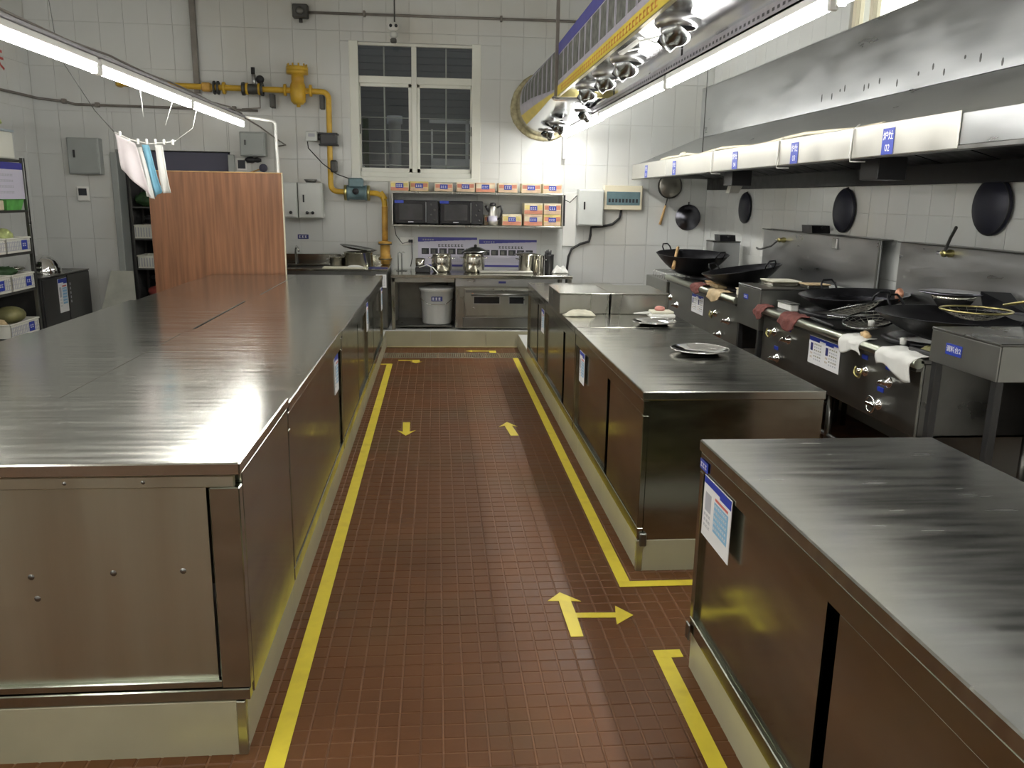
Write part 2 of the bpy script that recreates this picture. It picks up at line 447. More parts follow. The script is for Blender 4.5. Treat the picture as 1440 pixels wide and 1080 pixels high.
flat('floor_arrow', [[(.54, 8.42), (.61, 8.42), (.61, 8.54), (.36, 8.54), (.36, 8.57), (.29, 8.52), (.36, 8.47), (.36, 8.50), (.54, 8.50)]],
     'small bent yellow floor arrow between the drain grate and the white kerb', 'arrow')

# ------------------------------------------------------------------ steel counters
def cabinet(label, x0, x1, y0, y1, z0, z1, side, gap, top='steel_top', group=None, open_end=None):
    """sliding door cabinet; side = +1 doors face +X, -1 doors face -X; gap = y of the opening between the two doors"""
    t = thing('steel_cabinet', label, 'cabinet', ((x0+x1)/2, (y0+y1)/2, z0), group)
    xd = x1 if side > 0 else x0; s = side; th = .004
    MB().box(x0-.004, x1+.004, y0, y1-.003, z1-.038, z1, .004).part('worktop', top, t)
    body = MB()
    xi = (x0+.004, xd-.028*s) if s > 0 else (xd+.028, x1-.004)
    body.box(xi[0], xi[1], y0+.004, y0+.006, z0, z1-.038).box(xi[0], xi[1], y1-.009, y1-.007, z0, z1-.038)
    body.box(xi[0], xi[1], y0+.006, y1-.009, z0+.02, z0+.024)
    xb = x0+.004 if s > 0 else x1-.006
    body.box(xb, xb+.002, y0+.006, y1-.009, z0, z1-.038)
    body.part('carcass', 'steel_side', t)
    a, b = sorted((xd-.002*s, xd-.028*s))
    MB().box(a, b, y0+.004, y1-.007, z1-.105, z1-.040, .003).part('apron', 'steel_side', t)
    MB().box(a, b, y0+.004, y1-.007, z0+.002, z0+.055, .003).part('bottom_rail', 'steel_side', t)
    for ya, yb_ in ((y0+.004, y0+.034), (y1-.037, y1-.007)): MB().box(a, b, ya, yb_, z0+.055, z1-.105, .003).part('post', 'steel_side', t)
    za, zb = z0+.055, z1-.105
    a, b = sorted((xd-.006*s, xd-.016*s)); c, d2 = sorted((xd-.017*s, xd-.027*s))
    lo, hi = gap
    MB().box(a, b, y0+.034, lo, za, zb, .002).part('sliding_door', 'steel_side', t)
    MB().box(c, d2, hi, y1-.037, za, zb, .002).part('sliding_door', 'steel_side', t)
    return t
ZL = .172
# broad end unit of the left island: its back faces the camera
t = thing('steel_table_cabinet', 'wide stainless cabinet closing the island end, dents on its plain panel', 'cabinet', (-1.32, 2.5, ZL))
MB().box(-2.12, -.526, 2.125, 2.862, .848, .884, .004).part('worktop', 'steel_top', t)
MB().box(-2.10, -.545, 2.135, 2.150, .812, .846, .003).part('apron', 'steel_front', t)
MB().box(-2.10, -.625, 2.152, 2.158, .235, .812).part('back_panel', 'steel_front', t)
MB().box(-2.10, -.60, 2.136, 2.160, .212, .235, .003).part('bottom_rail', 'steel_side', t)
MB().box(-2.10, -.535, 2.130, 2.166, ZL+.002, .210, .003).part('base_rail', 'steel_side', t)
MB().box(-.612, -.532, 2.132, 2.17, .212, .812, .003).part('post', 'steel_side', t)
MB().box(-2.12, -2.06, 2.132, 2.17, .212, .812, .003).part('post', 'steel_side', t)
MB().box(-.560, -.532, 2.172, 2.858, ZL+.002, .845, .003).part('side_panel', 'steel_side', t)
MB().box(-2.12, -2.09, 2.172, 2.858, ZL+.002, .845, .003).part('side_panel', 'steel_side', t)
for px, pz in ((-1.30, .555), (-1.10, .557), (-.885, .563), (-1.295, .495), (-1.09, .493), (-.70, .565)):
    MB().lathe([(.0001, -.002), (.007, -.001), (.009, .001)], (px, 2.151, pz), 10, 'Y').part('rivet', 'steel_dark', t)
for px in (-1.25, -.98, -.78): MB().lathe([(.0001, -.002), (.005, -.001), (.006, .001)], (px, 2.1345, .829), 8, 'Y').part('rivet', 'steel_dark', t)
g = 'cabinets of the wide island'
cabinet('stainless sliding-door cabinet next to the plain-panelled island end, notice on a door', -1.332, -.53, 2.872, 4.52, ZL, .864, 1, (4.36, 4.47), group=g)
cabinet('stainless sliding-door cabinet in the middle of the island, on the aisle', -1.332, -.53, 4.525, 6.24, ZL, .850, 1, (5.48, 5.62), group=g)
cabinet('stainless sliding-door cabinet at the island end by the back table', -1.332, -.53, 6.245, 8.0, ZL, .838, 1, (6.80, 6.98), group=g)
cabinet('stainless cabinet of the island beside the plain-panelled end, on the basket rack side', -2.12, -1.345, 2.872, 4.40, ZL, .860, -1, (3.5, 3.6), group=g)
cabinet('stainless cabinet of the island, middle of the row on the basket rack side', -2.12, -1.345, 4.405, 5.86, ZL, .852, -1, (5.0, 5.1), group=g)
cabinet('stainless cabinet of the island standing right against the wooden screen', -2.12, -1.345, 5.865, 8.0, ZL, .838, -1, (6.8, 6.9), group=g)
ZR = .143
cR1 = cabinet('stainless cabinet with a framed notice and blue tag by the branching floor arrow', .855, 1.643, .42, 2.50, ZR, .826, -1, (1.54, 1.62), top='steel_top_dull')
cR2 = cabinet('stainless sliding-door cabinet under the two round trays', .855, 1.643, 3.25, 4.985, ZR, .806, -1, (3.94, 4.06))
cabinet('stainless sliding-door cabinet with the two low steel boxes on top', .855, 1.643, 4.99, 6.48, ZR, .806, -1, (5.42, 5.58))
cabinet('stainless sliding-door cabinet at the far end of the tray counter row', .855, 1.643, 6.485, 7.75, ZR, .806, -1, (6.92, 7.08))
MB().box(.868, .898, 3.236, 3.2535, .118, .178, .004).part('corner_bracket', 'steel_dark', cR2)
MB().box(.846, .8535, 2.462, 2.498, .118, .178, .004).part('corner_bracket', 'steel_dark', cR1)
# low steel boxes on the counter
for x0, x1, lb in ((.838, 1.188, 'low steel box on the counter next to the aisle, cloth in front'), (1.20, 1.606, 'low steel box on the counter next to the stoves, towel on a tray in front')):
    t = thing('steel_box', lb, 'box', ((x0+x1)/2, 5.85, .806), 'low steel boxes on the tray counter')
    MB().box(x0, x1, 5.585, 6.14, .807, .944, .004).part('body', 'steel_mid', t)
    MB().box(x0-.004, x1+.004, 5.58, 6.145, .944, .952, .003).part('lid', 'steel_top', t)

# notices in plastic sleeves
def notice(M, w, h, label, style=0, parts_mat='print_white', name='notice_sheet'):
    c = M.translation
    t = thing(name, label, 'notice', c)
    mb = MB().m('print_white'); plate(mb, M, -w/2, w/2, -h/2, h/2, .0005, .003); mb.part('backing', 'print_white', t)
    mb = MB().m('label_blue')
    z = .0031
    if style in (0, 1):
        plate(mb, M, -w/2+.002, w/2-.002, h*.38, h/2-.002, z, z+.0006)
        plate(mb, M, w*.1, w/2-.002, h*.34, h*.38, z, z+.0006)
        mb.m('print_grey'); plate(mb, M, -w*.42, -w*.2, -h*.05, h*.25, z, z+.0006)
        mb.m('print_sky'); plate(mb, M, -w*.08, w*.42, -h*.26, h*.22, z, z+.0006)
        mb.m('print_red'); plate(mb, M, -w*.06, w*.40, h*.25, h*.29, z, z+.0006)
        for k in range(5): marks(mb, M, -w*.06, w*.40, h*(.17-k*.09), h*.04, 7, z+.0007, 'print_white')
        for k in range(3): marks(mb, M, -w*.43, -w*.18, -h*(.12+k*.09), h*.04, 3, z, 'print_grey')
    else:
        plate(mb, M, -w/2+.002, w/2-.002, h*.40, h/2-.002, z, z+.0006)
        plate(mb, M, -w/2+.002, -w*.15, h*.33, h*.40, z, z+.0006); plate(mb, M, w*.05, w*.3, h*.33, h*.40, z, z+.0006)
        for a in (-w*.44, w*.06):
            mb.m('label_navy'); plate(mb, M, a, a+w*.08, -h*.02, h*.26, z, z+.0006)
            for k in range(6): marks(mb, M, a+w*.12, a+w*.38, h*(.24-k*.11), h*.05, 4, z, 'print_grey' if k % 2 else 'olive')
            for k in range(2): marks(mb, M, a, a+w*.09, -h*(.12+k*.14), h*.06, 2, z, 'tan')
    mb.part('print', 'print_white', t); return t
EX = Vector((1, 0, 0))
notice(face_frame((.8545-.0005, 2.30, .632), (-1, 0, 0)), .245, .20, 'notice sheet with blue header on the cabinet by the branching arrow')
notice(face_frame((.8605, 4.74, .60), (-1, 0, 0)), .16, .19, 'notice sheet on a door of the tray counter cabinet')
notice(face_frame((.8605, 6.62, .605), (-1, 0, 0)), .16, .19, 'notice sheet on the last cabinet of the tray counter row')
notice(face_frame((-.5355, 4.285, .665), (1, 0, 0)), .15, .20, 'notice sheet on the island cabinet next to the plain-panelled end')
notice(face_frame((-.5285, 6.16, .70), (1, 0, 0)), .15, .21, 'notice sheet on the middle island cabinet door')
notice(face_frame((-.5285, 7.76, .64), (1, 0, 0)), .15, .21, 'notice sheet on the island cabinet by the back table')
def tag_label(c, facing, w, h, label, n=3, text=None, size=.05, mt='label_blue'):
    M = face_frame(c, facing); t = thing('blue_label', label, 'label', c)
    mb = MB().m(mt); plate(mb, M, -w/2, w/2, -h/2, h/2, .0004, .002); mb.part('plate', mt, t)
    if text:
        for i, (s_, y) in enumerate(text): text_part(s_, size, 'print_white', t, M @ Matrix.Translation((0, y, .0024)))
    else:
        mb = MB(); marks(mb, M, -w*.40, w*.42, 0, h*.5, n, .0022, 'print_white'); mb.part('lettering', 'print_white', t)
    return t
tag_label((.8545, 2.445, .752), (-1, 0, 0), .075, .032, 'small blue tag above the framed notice on the steel cabinet', 3)

# ------------------------------------------------------------------ trays, cloths on the tray counter
def tray(label, x, y, z, r, tilt=0):
    t = thing('round_tray', label, 'tray', (x, y, z), 'round steel trays')
    MB().lathe([(0, .004), (r*.62, .004), (r*.70, .012), (r*.95, .022), (r, .024), (r, .0205), (r*.95, .018), (r*.70, .008), (r*.62, 0), (0, 0)], (x, y, z), 40).part('dish', 'chrome', t)
    MB().tube([(x+r*math.cos(a), y+r*math.sin(a), z+.0225) for a in [2*math.pi*k/40 for k in range(40)]], .003, 6, closed=True).part('rim', 'chrome', t)
    return t
tray('empty round steel tray lying alone on the counter', 1.372, 4.13, .807, .152)
tray('round steel tray beside the folded towel', 1.385, 5.12, .807, .142)
def crumple(label, cx, cy, z, lx, ly, h, mt, name='cloth', seed=1, cat='cloth', rz=0):
    random.seed(seed); ph = [random.uniform(0, 6.28) for _ in range(6)]
    ca, sa = math.cos(rz), math.sin(rz)
    def fn(u, v):
        x, y = (u-.5)*2, (v-.5)*2
        e = max(0, 1-abs(x)**4)*max(0, 1-abs(y)**4)
        zz = h*e*(.62+.22*math.sin(7*y+ph[0]+2*x)+.07*math.sin(9*x+ph[1]+3*y)+.08*math.sin(13*y+ph[2]-4*x))
        wx = x*lx/2*(1+.08*math.sin(5*y+ph[3])); wy = y*ly/2*(1+.10*math.sin(6*x+ph[4]))
        return Vector((cx+wx*ca-wy*sa, cy+wx*sa+wy*ca, z+.004+max(0, zz)))
    return MB().grid(fn, 30, 22, .004).solo(name, mt, (cx, cy, z), label, cat)
crumple('cream dishcloth lying folded in front of the low steel boxes', .965, 5.50, .807, .205, .11, .045, 'cloth_cream', seed=3)
t = thing('folded_towel', 'white folded towel with a salmon bundle on top, behind a tray', 'towel', (1.53, 5.42, .807))
random.seed(5)
MB().box(1.43, 1.60, 5.36, 5.50, .809, .838, .014, 3).part('fold', 'cloth_white', t)
MB().box(1.44, 1.59, 5.37, 5.49, .838, .856, .008, 2).part('fold', 'cloth_cream', t)
MB().ball((1.505, 5.43, .868), .035, 3, (1, .9, .55), .06).part('bundle', 'cloth_salmon', t)
MB().tube([(1.33, 5.45, .832), (1.40, 5.44, .836), (1.45, 5.43, .84)], [.004, .009, .010], 8).part('rolled_corner', 'cloth_white', t)

# ------------------------------------------------------------------ fluorescent lamps
def lamp(label, x, y0, y1, z, group, added_tube=False):
    t = thing('fluorescent_lamp', label, 'lamp', (x, (y0+y1)/2, z), group)
    MB().box(x-.022, x+.022, y0+.01, y1-.01, z+.028, z+.062, .004).part('batten', 'white_plastic', t)
    for dx in ((-.024, .024) if added_tube else (0,)): MB().cyl((x+dx, y0+.02, z), (x+dx, y1-.02, z), .0165, 14).part('tube', 'tube', t)  # the second tube is added to strengthen the glow on the back wall
    for yy in (y0+.012, y1-.012): MB().box(x-.018, x+.018, yy-.010, yy+.010, z-.02, z+.03, .004).part('tube_holder', 'white_plastic', t)
    return t
XT, ZT = 1.43, 2.285
ys = [9.50, 7.44, 5.28, 3.05, .95, -1.05, -3.1]  # the last lamp, behind the camera, is unseen and added for more light
for i, (a, b) in enumerate(zip(ys, ys[1:])):
    lamp('fluorescent lamp of the row under the perforated channel, ' + ['end one at the bright wall glow, with an added second tube', 'second from the bright wall glow', 'third from the bright wall glow', 'fourth from the bright wall glow', 'fifth from the bright wall glow', 'sixth, added unseen behind the camera'][i], XT, b+.02, a-.02, ZT, 'lamps under the perforated channel', added_tube=(i == 0))
t = thing('strut_channel', 'perforated grey metal channel carrying the lamp row beside the air duct', 'channel', (XT, 4, ZT+.064))
zc = ZT+.064
mb = MB().box(XT-.022, XT+.022, -3.1, 9.56, zc, zc+.006).box(XT-.022, XT-.019, -3.1, 9.56, zc, zc+.055).box(XT+.019, XT+.022, -3.1, 9.56, zc, zc+.055)
mb.part('channel', 'strut', t)
mb = MB()
for k in range(120): mb.box(XT-.0232, XT-.0225, 2.2+k*.055, 2.2+k*.055+.026, zc+.020, zc+.034)
tag(mb.part('slots', 'black', t), kind='stuff')
for yy in (6.9, 5.0, 1.4): MB().cyl((XT, yy, zc+.006), (XT, yy, 2.452), .006, 8).part('hanger_rod', 'dark_metal', t)
MB().box(XT-.018, XT+.018, 9.50, 9.54, zc-.32, zc, .002).part('drop_strap', 'strut', t)
# left row
XLp, ZLp = -1.74, 2.185
yl = [7.88, 6.26, 4.62, 2.98, 1.36, -.3, -1.7, -3.1]  # row carried on behind the camera with unseen lamps added as fill light
for i, (a, b) in enumerate(zip(yl, yl[1:])):
    lamp('fluorescent lamp hung over the wide island, ' + ['end one joined to the white pipe', 'second from the white pipe', 'third from the white pipe', 'fourth from the white pipe', 'fifth from the white pipe', 'sixth from the white pipe', 'seventh, added unseen behind the camera'][i], XLp, b+.015, a-.015, ZLp, 'lamps over the wide island')
t = thing('lamp_rail', 'thin pale rail with cables carrying the lamps over the wide island', 'rail', (XLp, 4, ZLp+.064))
MB().box(XLp-.03, XLp+.03, -3.1, 7.86, ZLp+.064, ZLp+.080, .003).part('rail', 'strut', t)
MB().tube([(XLp+.012+.012*math.sin(k*1.7), 7.8-k*.5, ZLp+.092+.010*math.sin(k*2.3)) for k in range(17)], .006, 6).part('cable', 'conduit', t)
for yy in (1.6, -1.4): MB().tube([(XLp, yy, ZLp+.08), (XLp-.06, yy+.1, ZC)], .003, 6).part('hanger_wire', 'dark_metal', t)
for yy, dx in ((5.25, .004), (5.85, -.03)): MB().tube([(XLp, yy, ZLp-.02), (XLp+dx, yy, ZLp-.10), (XLp+dx*1.8, yy, ZLp-.17)], .0025, 5).part('cable_tie', 'white_plastic', t)
for i, (a, b) in enumerate(((6.3, 4.7), (4.66, 3.06), (3.0, 1.4), (1.36, -.2))):  # unseen lamp row added to brighten the left side of the room
    q = lamp('added unseen fluorescent lamp over the walkway between rack and island, ' + ['end one by the rack', 'second from the rack', 'third from the rack', 'fourth from the rack'][i], -3.35, b, a, 2.75, 'added lamps over the rack walkway')
    for yy in (b+.2, a-.2): MB().cyl((-3.35, yy, 2.81), (-3.35, yy, ZC), .004, 6).part('hanger_rod', 'dark_metal', q)
t = thing('white_pipe', 'white bent conduit pipe rising from the wooden screen to the lamp', 'pipe', (-1.465, 8.10, 0))
def bend(pts, r=.03, n=5):
    out = [Vector(pts[0])]
    for i in range(1, len(pts)-1):
        p = Vector(pts[i]); a = (Vector(pts[i-1])-p).normalized(); b = (Vector(pts[i+1])-p).normalized()
        A, B = p+a*r, p+b*r
        for k in range(n+1):
            u = k/n; out.append(A*(1-u)**2+p*2*u*(1-u)+B*u*u)
    out.append(Vector(pts[-1])); return out
MB().tube(bend([(-1.76, 7.90, 2.262), (-1.485, 8.03, 2.235), (-1.462, 8.083, .84), (-1.462, 8.083, .0)], .03), .0125, 10).part('pipe', 'white_plastic', t)
# black cable from lamp end to the wall box
MB().tube([(-1.74, 7.84, 2.26), (-1.66, 8.2, 2.20), (-1.60, 8.7, 2.12), (-1.62, 9.3, 2.10), (-1.75, 9.56, 2.10)], .007, 6).solo('power_cable', 'conduit', (-1.7, 8.6, 2.1), 'grey cable sagging from the island lamp end to the wall box', 'cable')

# ------------------------------------------------------------------ wooden screen
t = thing('wooden_screen', 'brown wood-grain screen panel with white edging behind the island', 'screen', (-2.05, 8.09, 0))
MB().box(-2.66, -1.450, 8.03, 8.055, .0, 1.772, .003).part('panel', 'wood', t)
MB().box(-1.450, -1.441, 8.025, 8.06, .0, 1.775, .002).part('edge_strip', 'cream_frame', t)
MB().box(-2.66, -1.441, 8.026, 8.059, 1.772, 1.780, .002).part('top_strip', 'wood_light', t)

# ------------------------------------------------------------------ window in the back wall
wx0, wx1, wz0, wz1 = WIN
mb = MB()
wn = MB().box(wx0, wx0+.05, YB+.03, YB+.10, wz0, wz1, .004).box(wx1-.05, wx1, YB+.03, YB+.10, wz0, wz1, .004).box(wx0, wx1, YB+.03, YB+.10, wz0, wz0+.055, .004).box(wx0, wx1, YB+.03, YB+.10, wz1-.03, wz1, .004).solo('window_1', 'white_paint', ((wx0+wx1)/2, YB, wz0), kind='structure')
xm = -.255
MB().box(wx0+.05, wx1-.05, YB+.032, YB+.098, 2.80, 2.875, .004).part('transom', 'white_paint', wn)
MB().box(xm-.028, xm+.028, YB+.028, YB+.094, wz0+.055, wz1-.03, .004).part('mullion', 'white_paint', wn)
for a, b in ((wx0+.05, xm-.028), (xm+.028, wx1-.05)):
    MB().box(a, b, YB+.064, YB+.069, 2.875, wz1-.03).part('pane', 'glass', wn)
    s_ = MB().box(a, a+.035, YB+.045, YB+.085, wz0+.055, 2.80, .003).box(b-.035, b, YB+.045, YB+.085, wz0+.055, 2.80, .003).box(a, b, YB+.045, YB+.085, wz0+.055, wz0+.10, .003).box(a, b, YB+.045, YB+.085, 2.765, 2.80, .003).part('sash', 'white_paint', wn)
    MB().box(a+.035, b-.035, YB+.062, YB+.067, wz0+.10, 2.765).part('pane', 'glass', s_)
for x in (wx0+.068, wx1-.068): MB().box(x-.012, x+.012, YB+.025, YB+.045, 2.26, 2.36, .003).part('sash_latch', 'dark_metal', wn)
mb = MB()
for x in (wx0+.02, wx1-.02): mb.box(x-.05, x+.05, YB-.004, YB+.03, wz0-.04, wz1+.01, .004)
mb.box(wx0-.03, wx1+.03, YB-.02, YB+.03, wz0-.05, wz0, .004).part('surround', 'white_paint', wn)
# security bars
for k, z in enumerate((1.93, 2.06, 2.19, 2.32, 2.45)): MB().cyl((wx0+.02, YB+.17, z), (wx1-.02, YB+.17, z), .006, 6).part('security_bar', 'white_paint', wn)
for k, x in enumerate((-.59, .10)): MB().box(x-.008, x+.008, YB+.155, YB+.171, wz0+.05, wz1-.02).part('security_bar', 'white_paint', wn)
# yard outside: roller shutter, door frame and pale panel
sh = thing('roller_shutter', 'dark slatted roller shutter seen through the back window', 'shutter', (-.3, 12.4, 0))
for k in range(45):
    MB().box(-3.2, 2.6, 12.4, 12.43, k*.095, k*.095+.093, .005).part('slat', 'shutter', sh)
t = thing('shed_frame', 'pale metal gate frame with white panel outside the window', 'frame', (.3, 10.9, 0))
MB().box(-.10, .62, 10.9, 10.94, 2.50, 2.54).part('top_rail', 'yard_white', t)
MB().box(.36, .40, 10.9, 10.94, .0, 2.55).part('post', 'yard_white', t)
MB().box(-.08, -.055, 10.9, 10.94, .0, 2.42).part('post', 'yard_white', t)
MB().box(-.055, .62, 10.96, 11.0, 1.3, 2.07).part('panel', 'yard_white', t)
t = thing('yard_pillar', 'grey round pillar outside the back window', 'pillar', (-.55, 11.2, 0))
MB().lathe([(.08, 0), (.08, 2.5), (.1, 2.5), (.1, 2.6), (0, 2.6)], (-.55, 11.2, 0), 16).part('shaft', 'yard_white', t)
MB().box(-1.0, -.92, 11.6, 11.66, .0, 2.6, .01).solo('yard_post', 'dark_green', (-.96, 11.63, 0), 'dark green post outside the back window', 'post')
# bright window in the right wall
y0, y1, z0, z1 = W2
wn2 = MB().box(XR+.02, XR+.09, y0, y0+.05, z0, z1, .004).box(XR+.02, XR+.09, y1-.05, y1, z0, z1, .004).box(XR+.02, XR+.09, y0, y1, z0, z0+.05, .004).box(XR+.02, XR+.09, y0, y1, z1-.05, z1, .004).solo('window_2', 'cream_frame', (XR, 5.5, z0), kind='structure')
for y in (6.18, 5.55, 5.0): MB().box(XR+.022, XR+.088, y-.025, y+.025, z0+.05, z1-.05, .004).part('mullion', 'cream_frame', wn2)
for a, b in ((6.205, 6.41), (5.575, 6.155), (5.025, 5.525), (4.65, 4.975)):
    MB().box(XR+.052, XR+.056, a, b, z0+.05, z1-.05).part('pane', 'glass', wn2)
MB().box(XR+.30, XR+.32, y0-.3, y1+.3, z0-.3, z1+.3).solo('lit_panel_outside', 'bright_sky', (XR+.31, 5.5, z0), 'bright light outside the high window over the hood', 'light')

# ------------------------------------------------------------------ cooker hood
t = thing('cooker_hood', 'long stainless cooker hood running above the stoves', 'hood', (2.7, 6.2, 1.72)); HOOD = t
XH, YE, YN = 2.20, 9.42, 1.6
ZB, ZTOP = 1.815, 1.965
# canopy shell: fascia, slope, upper box
MB().box(XH+.004, XH+.016, YN, YE, ZB+.02, ZTOP, .002).part('front_lip', 'steel_hood', t)
def ext_y(poly, y0, y1):
    mb = MB(); mb.prism([(x, y0, z) for x, z in poly], (0, y1-y0, 0)); return mb
ext_y([(XH+.004, ZTOP), (2.745, 2.235), (2.757, 2.225), (XH+.02, ZTOP-.008)], YN, 8.75).part('slope_panel', 'steel_hood', t)
mb = MB()
mb.prism([(XH+.004, 8.751, ZTOP), (2.745, 8.751, 2.235), (3.12, 8.751, 2.235), (3.12, YE, ZTOP), (XH+.004, YE, ZTOP)], (0, 0, -.008)).part('end_slope', 'steel_hood', t)
MB().box(2.745, 2.757, YN, 8.75, 2.237, 2.715, .002).part('upper_box_front', 'steel_hood', t)
MB().box(2.757, 3.13, 8.73, 8.75, 2.237, 2.715).part('upper_box_end', 'steel_hood', t)
MB().box(2.745, 3.13, YN, 8.75, 2.715, 2.727).part('upper_box_top', 'steel_hood', t)
MB().box(XH+.018, 3.13, YE-.02, YE, ZB+.02, ZTOP-.01).part('end_panel', 'steel_hood', t)
MB().box(XH+.018, 3.13, YN, YN+.02, ZB+.02, ZTOP-.01).part('end_panel', 'steel_hood', t)
MB().box(XH, XH+.05, YN, YE, ZB, ZB+.02, .002).part('gutter', 'steel_dark', t)
MB().box(3.08, 3.13, YN, YE, ZB-.10, ZB+.12, .004).part('rear_gutter', 'black_iron', t)
ext_y([(XH+.05, ZB+.05), (2.62, ZB+.13), (2.62, ZB+.14), (XH+.05, ZB+.06)], YN, YE-.02).part('inner_panel', 'black', t)
for k in range(14):
    ya = YN+.1+k*.54
    ext_y([(2.62, ZB+.14), (3.08, ZB+.02), (3.08, ZB+.035), (2.62, ZB+.155)], ya, ya+.52).part('filter', 'black_iron', t)
# bright fascia panels
fy = [9.40, 8.0, 6.62, 5.30, 4.34, 3.42]
for a, b in zip(fy, fy[1:]):
    MB().box(XH-.006, XH+.003, b+.006, a-.006, ZB+.005, ZTOP+.012, .003).part('fascia_panel', 'steel_bright' if a > 6 else 'steel_bright', t)
MB().tube([(XH+.03, 8.3-k*.3, ZTOP+.020+.012*math.sin(k*1.3)+(.02 if k == 3 else 0)) for k in range(15)], .012, 8).part('cable', 'cream_frame', t)
for yy in (4.33, 5.3, 6.61):
    MB().tube([(XH+.02, yy, ZTOP+.03), (XH-.012, yy, ZTOP), (XH-.014, yy+.01, ZB+.02), (XH-.004, yy+.02, ZB-.01), (XH+.05, yy-.04, ZB-.012)], .004, 6).part('wire_hook', 'white_plastic', t)
MB().ball((XH+.035, 7.55, ZTOP+.035), .03, 2, (1, 2.4, .8), .2).part('foam_scrap', 'cloth_cream', t)
for k in range(16):
    y = 3.75+k*.15+random.uniform(-.07, .07); zz = 2.30+random.uniform(-.03, .05); hh = random.uniform(.012, .035)
    MB().lathe([(0, -.002), (.006, -.001), (.007, 0)], (2.7455, y, zz), 8, 'X', Matrix.Diagonal((1, 1.5, hh/.007)).to_3x3()).part('stain_drip', 'dark_metal', t)
for yy in (7.0,): MB().cyl((XH+.03, yy, ZTOP), (XH+.03, yy, ZC), .004, 6).part('hanger_rod', 'dark_metal', t)
# vent stubs below the hood
for yy, zz in ((6.95, 1.78), (4.62, 1.78)):
    MB().box(2.45, 2.62, yy-.10, yy+.10, zz-.06, ZB+.03, .004).part('lamp_housing', 'black', t)
MB().prism([(2.50, 6.92, 1.80), (2.62, 6.92, 1.80), (2.54, 6.92, 1.66), (2.46, 6.92, 1.66)], (0, .09, 0)).part('hood_light', 'steel_bright', t)
# blue signs on the hood
for i, (yy, num) in enumerate(((3.98, '02'), (5.06, '03'), (6.10, '04'), (7.70, '05'), (8.75, '06'))):
    tag_label((XH-.0065, yy, 1.885), (-1, 0, 0), .105, .125,
              ['blue hood sign reading 02, in front of the cooker hood end', 'blue hood sign reading 03, on the middle of the cooker hood', 'blue hood sign next to the vertical hanger rod of the cooker hood', 'blue hood sign beside the pale foam scrap on the hood edge', 'blue hood sign reading 06, on the hood end at the back wall'][i],
              text=(('炉灶', .025), (num, -.032)), size=.046)

# ------------------------------------------------------------------ air duct with banner and jets
t = thing('air_duct', 'large metal air duct with printed banner and ball jets below', 'duct', (1.3, 6.0, 2.43)); DUCT = t
DX0, DX1, DZ0, DZ1, DY0, DY1 = 1.005, 1.52, 2.455, 2.82, 1.2, 7.15
MB().box(DX0, DX1, DY0, DY1, DZ0, DZ1, .006).part('duct_body', 'galvanised', t)
# round run-out through the wall, narrower
prof = []
def rr(cx, cz, hw, hh, r, n=8):
    pts = []
    for qx, qz, a0 in ((1, 1, 0), (-1, 1, 90), (-1, -1, 180), (1, -1, 270)):
        for k in range(n+1):
            a = math.radians(a0+90*k/n); pts.append((cx+qx*(hw-r)+r*math.cos(a), cz+qz*(hh-r)+r*math.sin(a)))
    return pts
mb = MB(); secs = [(7.16, rr(1.262, 2.64, .252, .178, .03)), (7.6, rr(1.25, 2.63, .27, .20, .08)), (8.4, rr(1.23, 2.61, .30, .26, .20)), (9.75, rr(1.20, 2.585, .325, .315, .305))]
rings = [[mb.bm.verts.new((x, y, z)) for x, z in pts] for y, pts in secs]
for A, B in zip(rings, rings[1:]):
    n = len(A)
    for k in range(n):
        f = mb.bm.faces.new([A[k], A[(k+1) % n], B[(k+1) % n], B[k]]); f.smooth = True
mb.bm.faces.new(rings[0][::-1])
mb.part('round_run_out', 'galvanised', t)
pts = [(1.20+.345*math.cos(a), YB-.015, 2.585+.335*math.sin(a)) for a in [2*math.pi*k/28 for k in range(28)]]
random.seed(2)
MB().tube(pts, [.035+random.uniform(-.008, .01) for _ in pts], 8, closed=True).part('foam_seal', 'foam', t)
# banner on the aisle side (print panel pieces)
b = MB().box(DX0-.006, DX0-.001, DY0, DY1-.01, DZ0-.03, DZ1+.01, .001).part('banner', 'banner_base', t)
MB().box(DX0-.009, DX0-.0065, DY0, DY1-.01, DZ0-.035, DZ0+.045).part('yellow_band', 'banner_yellow', b)
MB().box(DX0-.009, DX0-.0065, DY0, DY1-.01, DZ1-.075, DZ1+.012).part('blue_band', 'banner_blue', b)
k = 0; y = DY1-.06
while y > 3.2:
    wdt = .20 if k % 3 else .26
    MB().box(DX0-.008, DX0-.0065, y-wdt, y, DZ0+.085, DZ1-.085).part('picture', 'print_photo', b)
    MB().box(DX0-.0095, DX0-.0082, y-wdt, y-wdt+.012, DZ0+.075, DZ1-.078).part('picture_border', 'print_lilac', b)
    y -= wdt+.03; k += 1
M = face_frame((DX0-.0092, 5.4, DZ0+.006), (-1, 0, 0))
mb = MB(); marks(mb, M, -1.5, 1.5, 0, .038, 40, 0, 'banner_orange'); mb.part('lettering', 'banner_orange', b)
MB().box(DX0-.012, DX0+.012, DY0, DY1-.01, DZ0-.040, DZ0-.033).part('edge_trim', 'brass', t)
